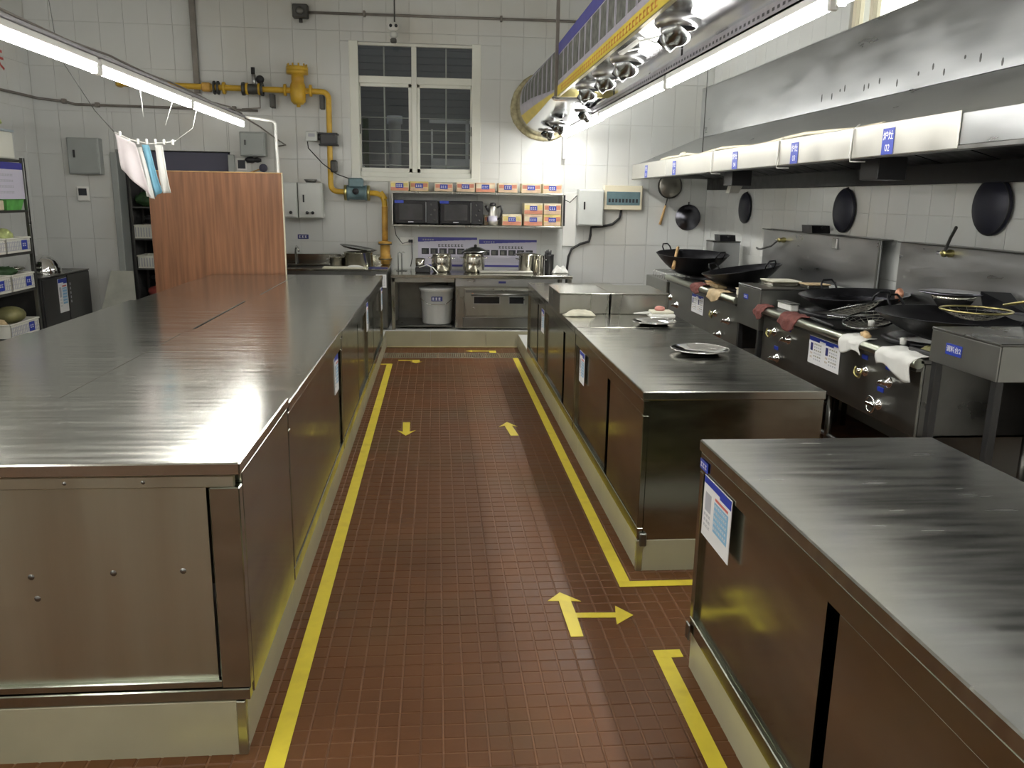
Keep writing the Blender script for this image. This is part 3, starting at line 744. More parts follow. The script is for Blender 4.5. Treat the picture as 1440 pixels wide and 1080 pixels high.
def wrap(i0, i1, off, y0, y1, name, mt, parent):
    def sec(y):
        for (ya, A), (yb, B) in zip(secs, secs[1:]):
            if ya <= y <= yb: u = (y-ya)/(yb-ya); return [(p[0]+(q[0]-p[0])*u, p[1]+(q[1]-p[1])*u) for p, q in zip(A, B)]
    mb = MB(); n = 12; rows = []
    for k in range(n+1):
        y = y0+(y1-y0)*k/n; P_ = sec(y); cx = sum(p[0] for p in P_)/len(P_); cz = sum(p[1] for p in P_)/len(P_); row = []
        for i in range(i0, i1+1):
            v = Vector((P_[i][0]-cx, 0, P_[i][1]-cz)); L_ = v.length; row.append(mb.bm.verts.new(Vector((cx, y, cz))+v*((L_+off)/L_)))
        rows.append(row)
    for A, B in zip(rows, rows[1:]):
        for j in range(len(A)-1):
            f = mb.bm.faces.new([A[j], A[j+1], B[j+1], B[j]]); f.smooth = True
    return mb.part(name, mt, parent)
rb = wrap(10, 22, .004, 7.18, 9.25, 'rear_banner', 'banner_base', t)
wrap(10, 13, .007, 7.18, 9.25, 'rear_blue_band', 'banner_blue', rb)
wrap(20, 22, .007, 7.18, 9.25, 'rear_yellow_band', 'banner_yellow', rb)
for k in range(9): wrap(15, 18, .007, 7.26+k*.21, 7.26+k*.21+.15, 'picture', 'print_photo', rb)
# yellow end lip of the wide section
MB().box(DX0, DX1, DY1, DY1+.012, DZ0-.035, DZ0+.02, .002).part('end_lip', 'brass', t)
MB().box(DX1-.004, DX1+.003, DY0, DY1, DZ0-.03, DZ0+.06, .001).part('side_lip', 'steel_hood', t)
def nozzle(x, y, z, r, az):
    n = MB().lathe([(r*1.35, 0), (r*1.35, -.012), (r*1.12, -.03), (r*1.05, -.03), (r*1.05, 0)], (x, y, z), 24).part('jet_nozzle', 'steel_hood', t)
    M = Matrix.Rotation(az, 3, 'Z') @ Matrix.Rotation(math.radians(38), 3, 'Y')
    pr = [(r*math.sin(math.radians(a)), -r*math.cos(math.radians(a))) for a in range(100, 34, -8)]
    pr += [(r*.52, -r*1.25), (r*.54, -r*1.27), (r*.47, -r*1.20), (r*.40, -r*.7), (0, -r*.55)]
    MB().lathe(pr, (x, y, z-.03), 24, M=M).part('ball_spout', 'chrome_dark', n)
for (x, y, r) in ((1.20, 4.30, .085), (1.20, 5.40, .085), (1.20, 6.05, .080), (1.19, 6.72, .080)): nozzle(x, y, DZ0, r, math.radians(-25))
for (x, y, z, r) in ((1.34, 7.75, 2.39, .07), (1.18, 8.35, 2.325, .07), (1.14, 8.85, 2.30, .07)): nozzle(x, y, z, r, math.radians(200))
MB().tube([(1.25, 4.52, DZ0-.005), (1.06, 4.52, DZ0-.055), (1.03, 4.88, DZ0-.055), (1.25, 4.88, DZ0-.005)], .006, 6).part('vent_flap_frame', 'white_plastic', t)
MB().box(1.035, 1.06, 4.50, 4.90, DZ0-.064, DZ0-.05, .002).part('vent_flap_bar', 'white_plastic', t)
for x, y in ((.985, 7.12),): MB().box(x-.014, x+.014, y-.012, y+.012, DZ0-.04, ZC, .002).part('hanger_rod', 'conduit', t)

# ------------------------------------------------------------------ stoves
def wok(label, c, r, tilt=(0, 0, 0), mt='black_iron', handles=True, depth=.32, shine=None):
    t = thing('wok', label, 'wok', c, 'woks on the stoves')
    d = r*depth*1.1; pr = []
    for k in range(9):
        u = k/8; pr.append((r*u, d*(u**2.1)))
    pr += [(r+.004, d+.004), (r, d+.006)]
    for k in range(8, -1, -1):
        u = k/8; pr.append((max(0, r*u-.004), d*(u**2.1)+.005))
    MB().lathe(pr, c, 36).part('bowl', mt, t)
    if handles:
        for s_ in (-1, 1):
            pts = [(c[0], c[1]+s_*(r-.01), c[2]+d)] 
            pts = [(c[0]+a, c[1]+s_*(r+b), c[2]+d+h) for a, b, h in ((-.05, -.01, -.01), (-.05, .02, .035), (-.03, .035, .06), (.03, .035, .06), (.05, .02, .035), (.05, -.01, -.01))]
            MB().tube(pts, .007, 8).part('loop_handle', 'black_iron', t)
    if shine: MB().lathe([(0, .0075), (r*.45, d*(.45**2.1)+.0075), (r*.8, d*(.8**2.1)+.0075), (r*.8, d*(.8**2.1)+.0062), (0, .006)], c, 30).part('polished_inside', shine, t)
    t.rotation_euler = tilt
    return t
def knob(x, y, z, parent, kind=0):
    k = MB().lathe([(0, -.05), (.012, -.05), (.014, -.035), (.020, -.030), (.020, -.016), (.030, -.012), (.032, 0)], (x, y, z), 16, 'X').part('valve', 'chrome', parent)
    if kind == 0: MB().tube([(x-.045+.004*math.sin(a*3), y+.036*math.cos(a), z+.036*math.sin(a)) for a in [math.radians(150+k2*240/12) for k2 in range(13)]], .006, 8).part('handle', 'brass', k)
    elif kind == 1: MB().tube([(x-.05, y-.03, z+.015), (x-.055, y, z), (x-.05, y+.03, z-.012)], .009, 8).part('handle', 'chrome', k)
    else:
        MB().tube([(x-.05, y+.042*math.cos(a), z+.042*math.sin(a)) for a in [2*math.pi*k2/20 for k2 in range(20)]], .006, 8, closed=True).part('handwheel', 'chrome', k)
        MB().box(x-.056, x-.046, y-.04, y+.04, z-.008, z+.008, .002).part('spoke', 'chrome', k)
    return k
def stove(label, y0, y1, sy0, sy1):
    t = thing('wok_stove', label, 'stove', (2.7, (y0+y1)/2, 0))
    X0, X1 = 2.32, 3.02
    MB().box(X0, X0+.015, y0, y1, .47, .835, .004).part('front_panel', 'stove_panel', t)
    MB().box(X0+.015, X1, y0, y0+.01, .47, .835).box(X0+.015, X1, y1-.01, y1, .47, .835).box(X0+.015, X1, y0, y1, .47, .48).part('casing', 'steel_dark', t)
    MB().box(X0-.02, X1, y0-.01, y1+.01, .838, .862, .004).part('stove_top', 'steel_dark', t)
    mb = MB(); mb.tube([(X0-.026, y0-.01, .842), (X0-.026, y1+.01, .842)], .026, 14)
    mb.part('front_roll', 'steel_front', t)
    MB().box(X0-.03, X0-.004, y0, y1, .80, .818, .002).part('drip_rail', 'steel_dark', t)
    for yy in (y0+.45, y1-.45):
        MB().lathe([(.27, .0), (.29, .02), (.25, .03), (.22, .0)], (2.68, yy, .863), 28).part('burner_ring', 'black_iron', t)
    for x in (X0+.06, X1-.06):
        for yy in (y0+.06, (y0+y1)/2, y1-.06): MB().cyl((x, yy, 0), (x, yy, .47), .02, 10).part('leg', 'steel_dark', t)
    MB().cyl((X0+.06, y0+.06, .2), (X0+.06, y1-.06, .2), .014, 8).part('gas_pipe', 'dark_metal', t)
    MB().box(X1, X1+.012, sy0, sy1, .862, 1.345, .003).part('backsplash', 'steel_hood', t)
    MB().box(X1-.012, X1+.0, sy0, sy0+.012, .862, 1.345, .002).box(X1-.02, X1+.09, sy0, sy1, 1.345, 1.352, .002).part('backsplash_trim', 'steel_dark', t)
    return t
def swing_tap(parent, x, y, z, dy, dz):
    tp = MB().lathe([(.022, 0), (.024, -.02), (.016, -.04), (.020, -.06), (0, -.06)], (x, y, z), 12, 'X').part('swing_tap', 'brass', parent)
    MB().tube([(x-.045, y, z-.02), (x-.05, y, z+.01), (x-.06, y+dy*.4, z+dz*.6), (x-.08, y+dy*.9, z+dz*.98), (x-.09, y+dy, z+dz), (x-.10, y+dy*1.06, z+dz*.9)], .009, 8).part('spout', 'dark_metal', tp)
    MB().box(x-.07, x-.045, y+.015, y+.05, z-.008, z+.012, .003).part('lever', 'chrome', tp)
    return tp
S1 = stove('double wok stove with red cloths and white rags on its front roll', 3.66, 5.62, 3.45, 5.18)
S2 = stove('double wok stove by the back wall with tilted wok', 6.12, 8.06, 5.42, 7.48)
for (y, z, k) in ((5.41, .715, 0), (5.17, .70, 1), (5.33, .545, 1), (4.17, .70, 0), (3.93, .69, 1), (4.0, .555, 2)): knob(2.32, y, z, S1, k)
for (y, z) in ((5.18, .765), (5.36, .61), (4.19, .772), (3.945, .762), (4.0, .635)):
    MB().box(2.3165, 2.3195, y-.03, y+.03, z-.012, z+.012).part('blue_tag', 'label_blue', S1)
for (y, z, k) in ((6.63, .675, 0), (6.32, .655, 1), (6.5, .515, 1), (7.98, .645, 0), (7.75, .60, 1)): knob(2.32, y, z, S2, k)
swing_tap(S1, 3.02, 4.62, 1.31, -.14, .155); swing_tap(S2, 3.02, 7.0, 1.27, .36, -.10)
MB().box(3.0, 3.018, 6.02, 6.09, 1.25, 1.33, .004).part('wall_bracket', 'chrome', S2)
notice(face_frame((2.3165, 4.66, .70), (-1, 0, 0)), .40, .125*1.35, 'wide notice with blue header on the stove with red cloths', 2)
notice(face_frame((2.3165, 7.12, .69), (-1, 0, 0)), .33, .165, 'notice sheet on the stove by the back wall', 2)
# condiment stands
def stand(label, y0, y1, zt, drop, text=True):
    t = thing('condiment_stand', label, 'stand', (2.65, (y0+y1)/2, 0), 'condiment stands between the stoves')
    X0, X1 = 2.29, 2.98
    MB().box(X0, X1, y0, y1, zt-.012, zt, .003).part('top', 'steel_dark', t)
    MB().box(X0+.002, X0+.010, y0+.004, y1-.004, zt-drop, zt-.013, .002).part('front_apron', 'stove_panel', t)
    for ya in (y0+.003, y1-.010): MB().box(X0+.011, X1, ya, ya+.007, zt-drop, zt-.013).part('side_apron', 'stove_panel', t)
    MB().box(X0+.02, X1, y0+.01, y1-.01, .16, .18).part('shelf', 'dark_cabinet', t)
    MB().box(X1-.008, X1, y0+.01, y1-.01, .181, zt-.013).part('back_sheet', 'dark_cabinet', t)  # added sheet, dark like shelf and legs to paint in the shade below the apron
    for x in (X0+.03, X1-.03):
        for y in (y0+.03, y1-.03): MB().box(x-.018, x+.018, y-.018, y+.018, 0, zt-.013, .003).part('leg', 'dark_cabinet', t)
    return t
stand('dark steel condiment stand with a blue tag, beside the stove with red cloths', 3.10, 3.58, 1.035, .16)
tag_label((2.2915, 3.40, .955), (-1, 0, 0), .115, .05, 'blue tag reading 2 on the condiment stand', text=(('调料台2', 0),), size=.030)
stand('dark steel condiment stand with a small blue tag between the two stoves', 5.64, 6.09, .985, .30)
tag_label((2.2915, 5.92, .90), (-1, 0, 0), .085, .036, 'small blue tag on the stand between the stoves', 3)
# woks
wok('black wok with copper scrap on the stove with red cloths', (2.70, 5.10, .885), .335, (0, math.radians(-3), 0), shine='iron_shine', depth=.34)
wok('big black wok holding wire strainers and bowls beside the condiment stand', (2.68, 3.99, .885), .39, (0, 0, .3), depth=.34)
wok('deep black wok with a wooden-handled ladle near the back wall', (2.46, 7.83, .875), .345, (math.radians(3), math.radians(-2), .5), depth=.56)
wok('black wok with shiny inside next to the stand between the stoves', (2.60, 6.80, .87), .33, (math.radians(-6), math.radians(-7), .4), shine='iron_shine', depth=.44)
MB().ball((2.84, 4.82, 1.045), .035, 2, (.7, .9, 1.2), .1).solo('copper_scrap', 'copper', (2.84, 4.82, 1.0), 'copper brown scrap resting in the black wok', 'scrap')
# ladle with wooden handle in far wok
t = thing('ladle', 'long ladle with wooden handle leaning out of the tilted wok', 'ladle', (2.3, 7.7, .97))
MB().tube([(2.40, 8.12, 1.13), (2.16, 7.42, .985)], .016, 8).part('handle', 'wood_light', t)
MB().lathe([(0, -.03), (.05, -.02), (.065, .01), (.06, .01), (.045, -.014), (0, -.024)], (2.43, 8.20, 1.10), 18).part('bowl', 'iron_shine', t)
# strainers, bowls in the near wok
def strainer(label, c, r, mt, hdir, hl, tilt=(0, 0, 0)):
    t = thing('wire_strainer', label, 'strainer', c, 'wire strainers on the stove')
    d = r*.32
    mb = MB(); fs = mb
    for k in range(7):
        rr_ = r*(k+1)/7; zz = d*((k+1)/7)**2
        mb.tube([(c[0]+rr_*math.cos(a), c[1]+rr_*math.sin(a), c[2]+zz) for a in [2*math.pi*j/24 for j in range(24)]], .0015, 4, closed=True)
    for k in range(20):
        a = 2*math.pi*k/20
        mb.tube([(c[0]+r*u*math.cos(a), c[1]+r*u*math.sin(a), c[2]+d*u*u) for u in (.05, .35, .7, 1)], .0014, 4)
    mb.part('wire_mesh', 'mesh_wire', t)
    MB().tube([(c[0]+r*math.cos(a), c[1]+r*math.sin(a), c[2]+d) for a in [2*math.pi*j/32 for j in range(32)]], .006, 8, closed=True).part('rim', mt, t)
    h = Vector(hdir).normalized(); p0 = Vector((c[0], c[1], c[2]+d))+h*r
    MB().tube([p0-h*.01, p0+h*hl*.5, p0+h*hl], [.007, .007, .012], 8).part('handle', mt, t)
    t.rotation_euler = tilt; return t
strainer('round wire strainer lying flat in the big wok', (2.66, 3.82, 1.03), .16, 'brass', (.3, -1, .3), .16)
strainer('wire strainer tipped over the stove edge near the white rags', (2.46, 4.42, .900), .145, 'chrome_dark', (-.5, .8, 0), .12, (.1, -.25, 0))
strainer('wire strainer leaning by the copper scrap wok', (2.50, 4.66, .945), .15, 'chrome_dark', (.2, .9, .1), .16, (-.25, -.2, 0))
t = thing('steel_bowl', 'small steel bowl stacked in the big wok', 'bowl', (2.80, 4.22, 1.03))
MB().lathe([(0, 0), (.06, 0), (.10, .05), (.115, .085), (.11, .085), (.095, .052), (.055, .006), (0, .006)], (2.80, 4.22, 1.03), 26).part('bowl', 'steel_pot', t)
MB().lathe([(0, .012), (.09, .0), (.165, .0), (.17, .006), (.09, .008), (0, .018)], (2.80, 4.24, 1.118), 26).part('lid', 'iron_shine', t)
MB().prism([(2.84, 4.02, 1.05), (2.95, 3.84, 1.05), (3.0, 4.05, 1.13), (2.88, 4.12, 1.13)], (.003, .003, .012)).solo('flat_griddle', 'black_iron', (2.9, 4.0, 1.05), 'dark flat griddle leaning in the big wok', 'griddle')
MB().tube([(2.36, 4.96, .876), (2.35, 4.8, .876), (2.34, 4.62, .876)], [.012, .010, .008], 8).solo('ladle', 'black', (2.35, 4.8, .865), 'black-handled ladle along the stove front near the notice', 'ladle')
MB().ball((2.345, 4.265, .885), .026, 2, (1, 1, .8), .15).ball((2.335, 4.225, .882), .020, 2, (1.2, 1, .8), .15).solo('ginger_root', 'ginger', (2.34, 4.25, .865), 'pale ginger lump on the stove front edge', 'ginger')
for c, lb in (((2.40, 3.98, .88), 'white dab cup beside the draped rag at the stove corner'), ((2.46, 4.42, .906), 'tiny white cup among the strainers')):
    MB().lathe([(0, 0), (.016, 0), (.018, .03), (.013, .034), (0, .034)], c, 14).solo('white_cup', 'white_plastic', c, lb, 'cup')
# cloths draped over the front roll
def drape(label, y0, y1, mt, ext, seed, back=.10, cat='cloth', name='draped_cloth'):
    random.seed(seed); ph = [random.uniform(0, 6) for _ in range(4)]
    L1 = back; path = []
    X = 2.294; Z = .842; R = .030
    def fn(u, v):
        s_ = v*(back+R*math.pi*.75+ext)
        y = y0+(y1-y0)*u + .012*math.sin(9*v+ph[0])
        lo = ext*(1+.35*math.sin(5*u+ph[1]))
        if s_ < back: return Vector((X+back-s_, y, Z+R+.004*math.sin(14*u+ph[2])+.002))
        s_ -= back
        if s_ < R*math.pi*.5:
            a = s_/R; return Vector((X-R*math.sin(a), y, Z+R*math.cos(a)))
        k = (s_-R*math.pi*.5)/(ext+R*math.pi*.25)
        return Vector((X-R-.004-.004*math.sin(12*u+ph[3]), y, Z-k*lo))
    return MB().grid(fn, 16, 18, .004).solo(name, mt, (X, (y0+y1)/2, Z), label, cat)
drape('dark red cloth over the stove roll at the corner by the stand', 5.50, 5.66, 'cloth_red', .05, 1, .05)
drape('dark red cloth over the stove roll left of the wide notice', 4.98, 5.24, 'cloth_red', .055, 2, .09)
drape('white rag over the stove roll beside the ginger', 4.16, 4.38, 'cloth_white', .055, 3, .07)
drape('white rag hanging low over the stove roll corner by the stand with tag 2', 3.66, 3.98, 'cloth_white', .075, 4, .10)
drape('brown cloth over the front roll of the far stove', 6.42, 6.72, 'tan', .05, 6, .08)
drape('dark red cloth over the far stove roll', 6.96, 7.2, 'cloth_red', .04, 8, .08)
# condiment bits
def tin(label, c, lx, ly, h, mt, lid, rz=0):
    t = thing('condiment_tray', label, 'tray', c)
    MB().box(c[0]-lx/2, c[0]+lx/2, c[1]-ly/2, c[1]+ly/2, c[2], c[2]+h, .006).part('tin', mt, t)
    MB().box(c[0]-lx/2-.006, c[0]+lx/2+.006, c[1]-ly/2-.006, c[1]+ly/2+.006, c[2]+h, c[2]+h+.008, .003).part('lid', lid, t)
    return t
tin('pale lidded tray on the stand between the stoves', (2.55, 5.92, .986), .22, .22, .03, 'steel_pot', 'cloth_cream')
tin('yellowish board tray on the stand between the stoves', (2.72, 5.72, .986), .16, .14, .025, 'steel_dark', 'tan')
tin('white printed packet on the stove corner behind the red cloth', (2.42, 5.46, .863), .06, .22, .045, 'cloth_white', 'print_photo')
tin('wooden board packet on the far stove front', (2.44, 6.95, .863), .14, .32, .03, 'tan', 'wood_light')
tin('small cream packet on the far stove corner', (2.40, 6.28, .863), .06, .12, .05, 'cloth_cream', 'carton_pale')
crumple('white crumpled rag on the far stove beside the tilted wok', 2.40, 7.86, .864, .10, .16, .03, 'cloth_white', seed=11)
crumple('olive sponge cloth beside the white cup on the stove corner', 2.46, 3.78, .864, .12, .16, .05, 'olive', seed=12)
MB().tube([(2.36, 3.62, .885), (2.37, 3.86, .882)], .012, 8).solo('brush_handle', 'black', (2.36, 3.74, .87), 'black brush handle lying on the rag at the stove corner', 'brush')
# small stand at the far end
t = thing('end_table', 'small steel side table with a wire rack at the end of the stove row', 'table', (2.65, 8.5, 0))
MB().box(2.30, 3.02, 8.10, 8.92, .66, .79, .004).part('top', 'steel_mid', t)
for x in (2.34, 2.98):
    for y in (8.14, 8.88): MB().cyl((x, y, 0), (x, y, .66), .018, 10).part('leg', 'steel_dark', t)
t2 = thing('wire_rack', 'little wire rack on the small steel side table', 'rack', (2.4, 8.6, .79))
mb = MB()
for k in range(6): mb.tube([(2.33, 8.3+k*.09, .795), (2.35, 8.32+k*.09, .86), (2.55, 8.32+k*.09, .86), (2.57, 8.3+k*.09, .795)], .003, 5)
mb.tube([(2.35, 8.3, .86), (2.35, 8.8, .86)], .003, 5).tube([(2.55, 8.3, .86), (2.55, 8.8, .86)], .003, 5).part('wires', 'chrome', t2)
# steel tank behind the far wok + black scoops
t = thing('steel_tank', 'square steel tank behind the far woks with a dark scoop on top', 'tank', (2.9, 8.2, .79))
MB().box(2.76, 3.04, 8.12, 8.34, .792, 1.19, .005).part('body', 'steel_hood', t)
MB().box(2.755, 3.045, 8.115, 8.345, 1.19, 1.20, .003).part('lid', 'steel_dark', t)
def scoop(label, c, s):
    t = thing('black_scoop', label, 'scoop', c, 'black scoops')
    MB().prism([(c[0]-.08*s, c[1]-.13*s, c[2]), (c[0]+.08*s, c[1]-.13*s, c[2]), (c[0]+.06*s, c[1]+.06*s, c[2]), (c[0]-.06*s, c[1]+.10*s, c[2])], (0, .02, .06*s)).part('pan', 'black_iron', t)
    MB().tube([(c[0], c[1]-.12*s, c[2]+.04*s), (c[0], c[1]-.17*s, c[2]+.05*s)], .012, 8).part('grip', 'black', t)
    return t
scoop('black scoop lying on top of the steel backsplash', (3.07, 6.55, 1.352), 1.0)
scoop('black scoop lying on the square steel tank', (2.90, 8.22, 1.201), 1.0)
scoop('black scoop with a white handle cord at the stove backsplash', (3.07, 3.82, 1.352), 1.1)
# lids hung on the right wall
for (y, z, r, lb) in ((4.47, 1.585, .165, 'dark round pan on the wall above the stove with red cloths'), (6.19, 1.535, .168, 'dark round pan on the wall above the steel backsplash edge'), (8.28, 1.53, .155, 'dark round pan on the wall over the steel tank')):
    t = thing('hanging_pan', lb, 'pan', (XR-.05, y, z-r), 'pans hung on the tiled wall')
    MB().lathe([(0, -.045), (r*.5, -.040), (r*.9, -.022), (r, -.010), (r*1.0, 0), (r*.9, -.006), (0, -.02)], (XR-.015, y, z), 36, 'X').part('disc', 'navy_black', t)
    MB().tube([(XR-.028, y+r*.93*math.cos(a), z+r*.93*math.sin(a)) for a in [2*math.pi*k/32 for k in range(32)]], .007, 6, closed=True).part('rim', 'black', t)
    MB().cyl((XR-.02, y, z+r*.98), (XR+.003, y, z+r*1.02), .006, 8).part('hook', 'dark_metal', t)
# strainer and pan on the back wall
t = thing('spider_strainer', 'fine mesh strainer with wooden handle hung on the back wall under the hood', 'strainer', (2.69, YB-.03, 1.3))
c = (2.69, YB-.03, 1.755)
mb = MB().lathe([(0, -.04), (.07, -.034), (.12, -.015), (.14, 0), (.118, -.012), (.068, -.031), (0, -.037)], c, 28, 'Y').part('mesh_bowl', 'mesh_wire', t)
MB().tube([(c[0]+.14*math.cos(a), c[1], c[2]+.14*math.sin(a)) for a in [2*math.pi*k/32 for k in range(32)]], .005, 6, closed=True).part('rim', 'dark_metal', t)
MB().tube([(c[0]-.02, c[1], c[2]-.13), (c[0]-.045, c[1], c[2]-.24)], .007, 8).part('ferrule', 'dark_metal', t)
MB().tube([(c[0]-.04, c[1], c[2]-.22), (c[0]-.095, c[1], c[2]-.44)], [.013, .016], 8).part('handle', 'wood_light', t)
t = thing('hanging_wok', 'grey iron pan hung bottom-out on the back wall', 'pan', (2.95, YB-.04, 1.26))
MB().lathe([(0, -.075), (.06, -.07), (.11, -.045), (.145, 0), (.15, 0), (.15, .008), (.138, .006), (0, -.06)], (2.93, YB-.02, 1.40), 32, 'Y').part('pan', 'iron_shine', t)
MB().cyl((2.93, YB-.02, 1.545), (2.93, YB-.02, 1.58), .006, 8).part('hang_loop', 'dark_metal', t)

# ------------------------------------------------------------------ back wall: gas line
t = thing('gas_pipe', 'yellow gas pipe running along and down the back wall', 'pipe', (-1.2, YB-.1, .8)); GP = t
yy = YB-.13
MB().tube(bend([(-3.38, YB+.01, 2.70), (-3.38, yy, 2.70), (-1.172, yy, 2.672), (-1.178, yy, 1.628), (-.625, yy, 1.612), (-.590, yy, 1.56), (-.590, yy, 1.45)], .08), .030, 14).part('upper_run', 'yellow_pipe', t)
MB().tube([(-.590, yy, 1.47), (-.592, yy, 1.09)], .034, 14).part('rusty_drop', 'rust_pipe', t)
MB().lathe([(.034, 0), (.05, .0), (.05, .04), (.075, .045), (.075, .07), (.055, .075), (.055, .22), (.075, .225), (.075, .25), (.034, .26)], (-.592, yy, .83), 18).part('bottom_joint', 'rust_pipe', t)
for z in (.885, 1.05): MB().lathe([(.077, 0), (.078, .006), (.077, .012)], (-.592, yy, z), 18).part('gasket', 'dark_metal', t)
for x in (-2.27, -2.03, -1.90, -1.63, -1.36): MB().lathe([(.03, -.012), (.062, -.012), (.062, .012), (.03, .012)], (x, yy, 2.681), 16, 'X').part('flange', 'yellow_pipe', t)
for x in (-2.33, -2.37): MB().lathe([(.03, -.008), (.07, -.008), (.07, .008), (.03, .008)], (x, yy, 2.683), 16, 'X').part('flange', 'dark_metal', t)
MB().box(-2.50, -2.40, yy-.05, yy+.05, 2.64, 2.73, .015).part('union', 'rust_pipe', t)
# filter body
f = MB().lathe([(0, -.16), (.02, -.155), (.022, -.13), (.05, -.13), (.078, -.10), (.082, -.04), (.082, .06), (.066, .10), (.066, .175), (.115, .18), (.115, .212), (.108, .216), (.115, .22), (.115, .252), (.1, .256), (0, .256)], (-1.495, yy, 2.665), 22).part('gas_filter', 'yellow_pipe', t)
for k in range(10):
    a = 2*math.pi*k/10; MB().lathe([(0, .03), (.009, .028), (.009, -.0)], (-1.495+.1*math.cos(a), yy+.1*math.sin(a), 2.918), 6).part('bolt', 'yellow_pipe', f)
# gauge valve
v = MB().lathe([(.05, -.11), (.07, -.11), (.07, -.085), (.05, -.08), (.055, 0), (.05, .08), (.07, .085), (.07, .11), (.05, .11)], (-1.97, yy, 2.68), 16, 'X').part('safety_valve', 'dark_metal', t)
MB().cyl((-1.955, yy, 2.70), (-1.955, yy, 2.83), .022, 10).part('stem', 'steel_hood', v)
MB().cyl((-1.96, yy, 2.83), (-1.96, yy, 2.90), .021, 10).part('black_cap', 'black', v)
MB().ball((-1.89, yy, 2.78), .045, 2).part('actuator', 'black', v)
# shut-off valve with control box
v = MB().box(-1.27, -1.095, yy-.07, yy+.06, 2.115, 2.24, .012).box(-1.285, -1.08, yy-.08, yy+.06, 2.225, 2.245, .005).box(-1.285, -1.08, yy-.08, yy+.06, 2.11, 2.13, .005).part('solenoid_valve', 'black', t)
MB().box(-1.42, -1.30, yy-.06, yy+.05, 2.155, 2.26, .006).part('control_box', 'light_box', v)
MB().box(-1.395, -1.325, yy-.062, yy-.0605, 2.20, 2.235).part('faceplate', 'print_grey', v)
MB().cyl((-1.30, yy, 2.20), (-1.26, yy, 2.20), .035, 10).part('coupling', 'dark_metal', v)
MB().box(-1.17, -1.10, yy-.05, yy+.05, 1.83, 1.96, .012).part('regulator', 'dark_metal', t)
# meter
v = MB().lathe([(.05, -.11), (.085, -.11), (.085, -.09), (.075, -.085), (.078, .085), (.085, .09), (.085, .11), (.05, .11)], (-.89, yy, 1.615), 20, 'X').part('gas_meter', 'meter_blue', t)
MB().box(-.98, -.82, yy-.07, yy+.05, 1.67, 1.775, .015).part('meter_head', 'meter_blue', v)
MB().lathe([(0, -.012), (.035, -.01), (.036, 0)], (-.90, yy-.078, 1.63), 14, 'Y').part('dial', 'black', v)
for x in (-1.015, -.765): MB().lathe([(.03, -.014), (.085, -.014), (.085, .014), (.03, .014)], (x, yy, 1.615), 18, 'X').part('flange', 'brass', v)
# wall brackets
for x in (-1.78, -1.25): MB().box(x-.022, x+.022, yy+.01, YB, 2.50, 2.64, .003).part('wall_bracket', 'dark_metal', t)
MB().tube([(-1.41, yy-.03, 2.15), (-1.40, yy-.05, 2.08), (-1.25, yy-.06, 1.92), (-1.10, yy-.06, 1.81), (-.98, yy-.05, 1.77), (-.84, yy-.03, 1.765)], .006, 6).part('signal_cable', 'rubber', t)
MB().tube([(-1.90, yy, 2.62), (-1.905, yy+.02, 2.49), (-2.1, yy+.02, 2.475)], .008, 6).part('vent_line', 'conduit', t)
# drop rods and conduits
MB().box(-2.60, -2.545, YB-.07, YB-.02, 2.63, ZC, .003).solo('channel_post', 'conduit', (-2.57, YB-.05, 2.63), 'brown vertical metal channel above the gas pipe', 'channel')
t = thing('conduit_line', 'thin brown conduit below the gas pipe, running along the back wall into the corner', 'conduit', (-3.2, YB-.03, 2.5))
MB().tube([(XL+.03, 7.9, 2.53), (XL+.03, 9.3, 2.545), (XL+.08, 9.56, 2.535), (-3.95, YB-.03, 2.51), (-3.86, YB-.03, 2.485), (-3.2, YB-.03, 2.48), (-1.95, YB-.03, 2.47)], .014, 8).part('pipe', 'conduit', t)
for x in (-3.97, -3.63, -2.2): MB().box(x-.02, x+.02, YB-.05, YB, 2.46+(.03 if x < -3.9 else 0), 2.51+(.03 if x < -3.9 else 0), .004).part('clamp', 'conduit', t)
t = thing('ceiling_conduit', 'long grey conduit with a junction box high on the back wall above the window', 'conduit', (0, YB-.03, 3.49))
MB().tube([(-1.38, YB-.03, 3.487), (3.0, YB-.03, 3.50)], .014, 8).part('pipe', 'conduit', t)
MB().box(-1.53, -1.37, YB-.09, YB, 3.42, 3.56, .01).part('junction_box', 'dark_metal', t)
MB().lathe([(0, -.02), (.035, -.018), (.04, 0)], (-1.45, YB-.092, 3.49), 14, 'Y').part('cover', 'steel_dark', t)
MB().cyl((-1.45, YB-.05, 3.38), (-1.45, YB-.05, 3.42), .02, 10).part('gland', 'dark_metal', t)
for x in (-.78, .7): MB().box(x-.012, x+.012, YB-.05, YB, 3.465, 3.525, .003).part('clamp', 'conduit', t)
t = thing('security_camera', 'white round security camera hanging above the back window', 'camera', (-.46, YB-.2, 3.2))
MB().cyl((-.45, YB-.17, 3.36), (-.45, YB-.17, ZC), .008, 8).part('drop_rod', 'dark_metal', t)
MB().ball((-.462, YB-.20, 3.345), .06, 3, (1, .9, .75)).part('head', 'white_plastic', t)
for dx in (-.026, .03): MB().lathe([(0, -.022), (.016, -.018), (.017, 0)], (-.462+dx, YB-.245, 3.345), 12, 'Y').part('lens', 'black', t)
MB().ball((-.460, YB-.20, 3.265), .045, 2, (1, .9, .9)).part('body', 'light_box', t)
MB().box(-.495, -.43, YB-.225, YB-.17, 3.18, 3.225, .01).part('antenna_base', 'dark_metal', t)

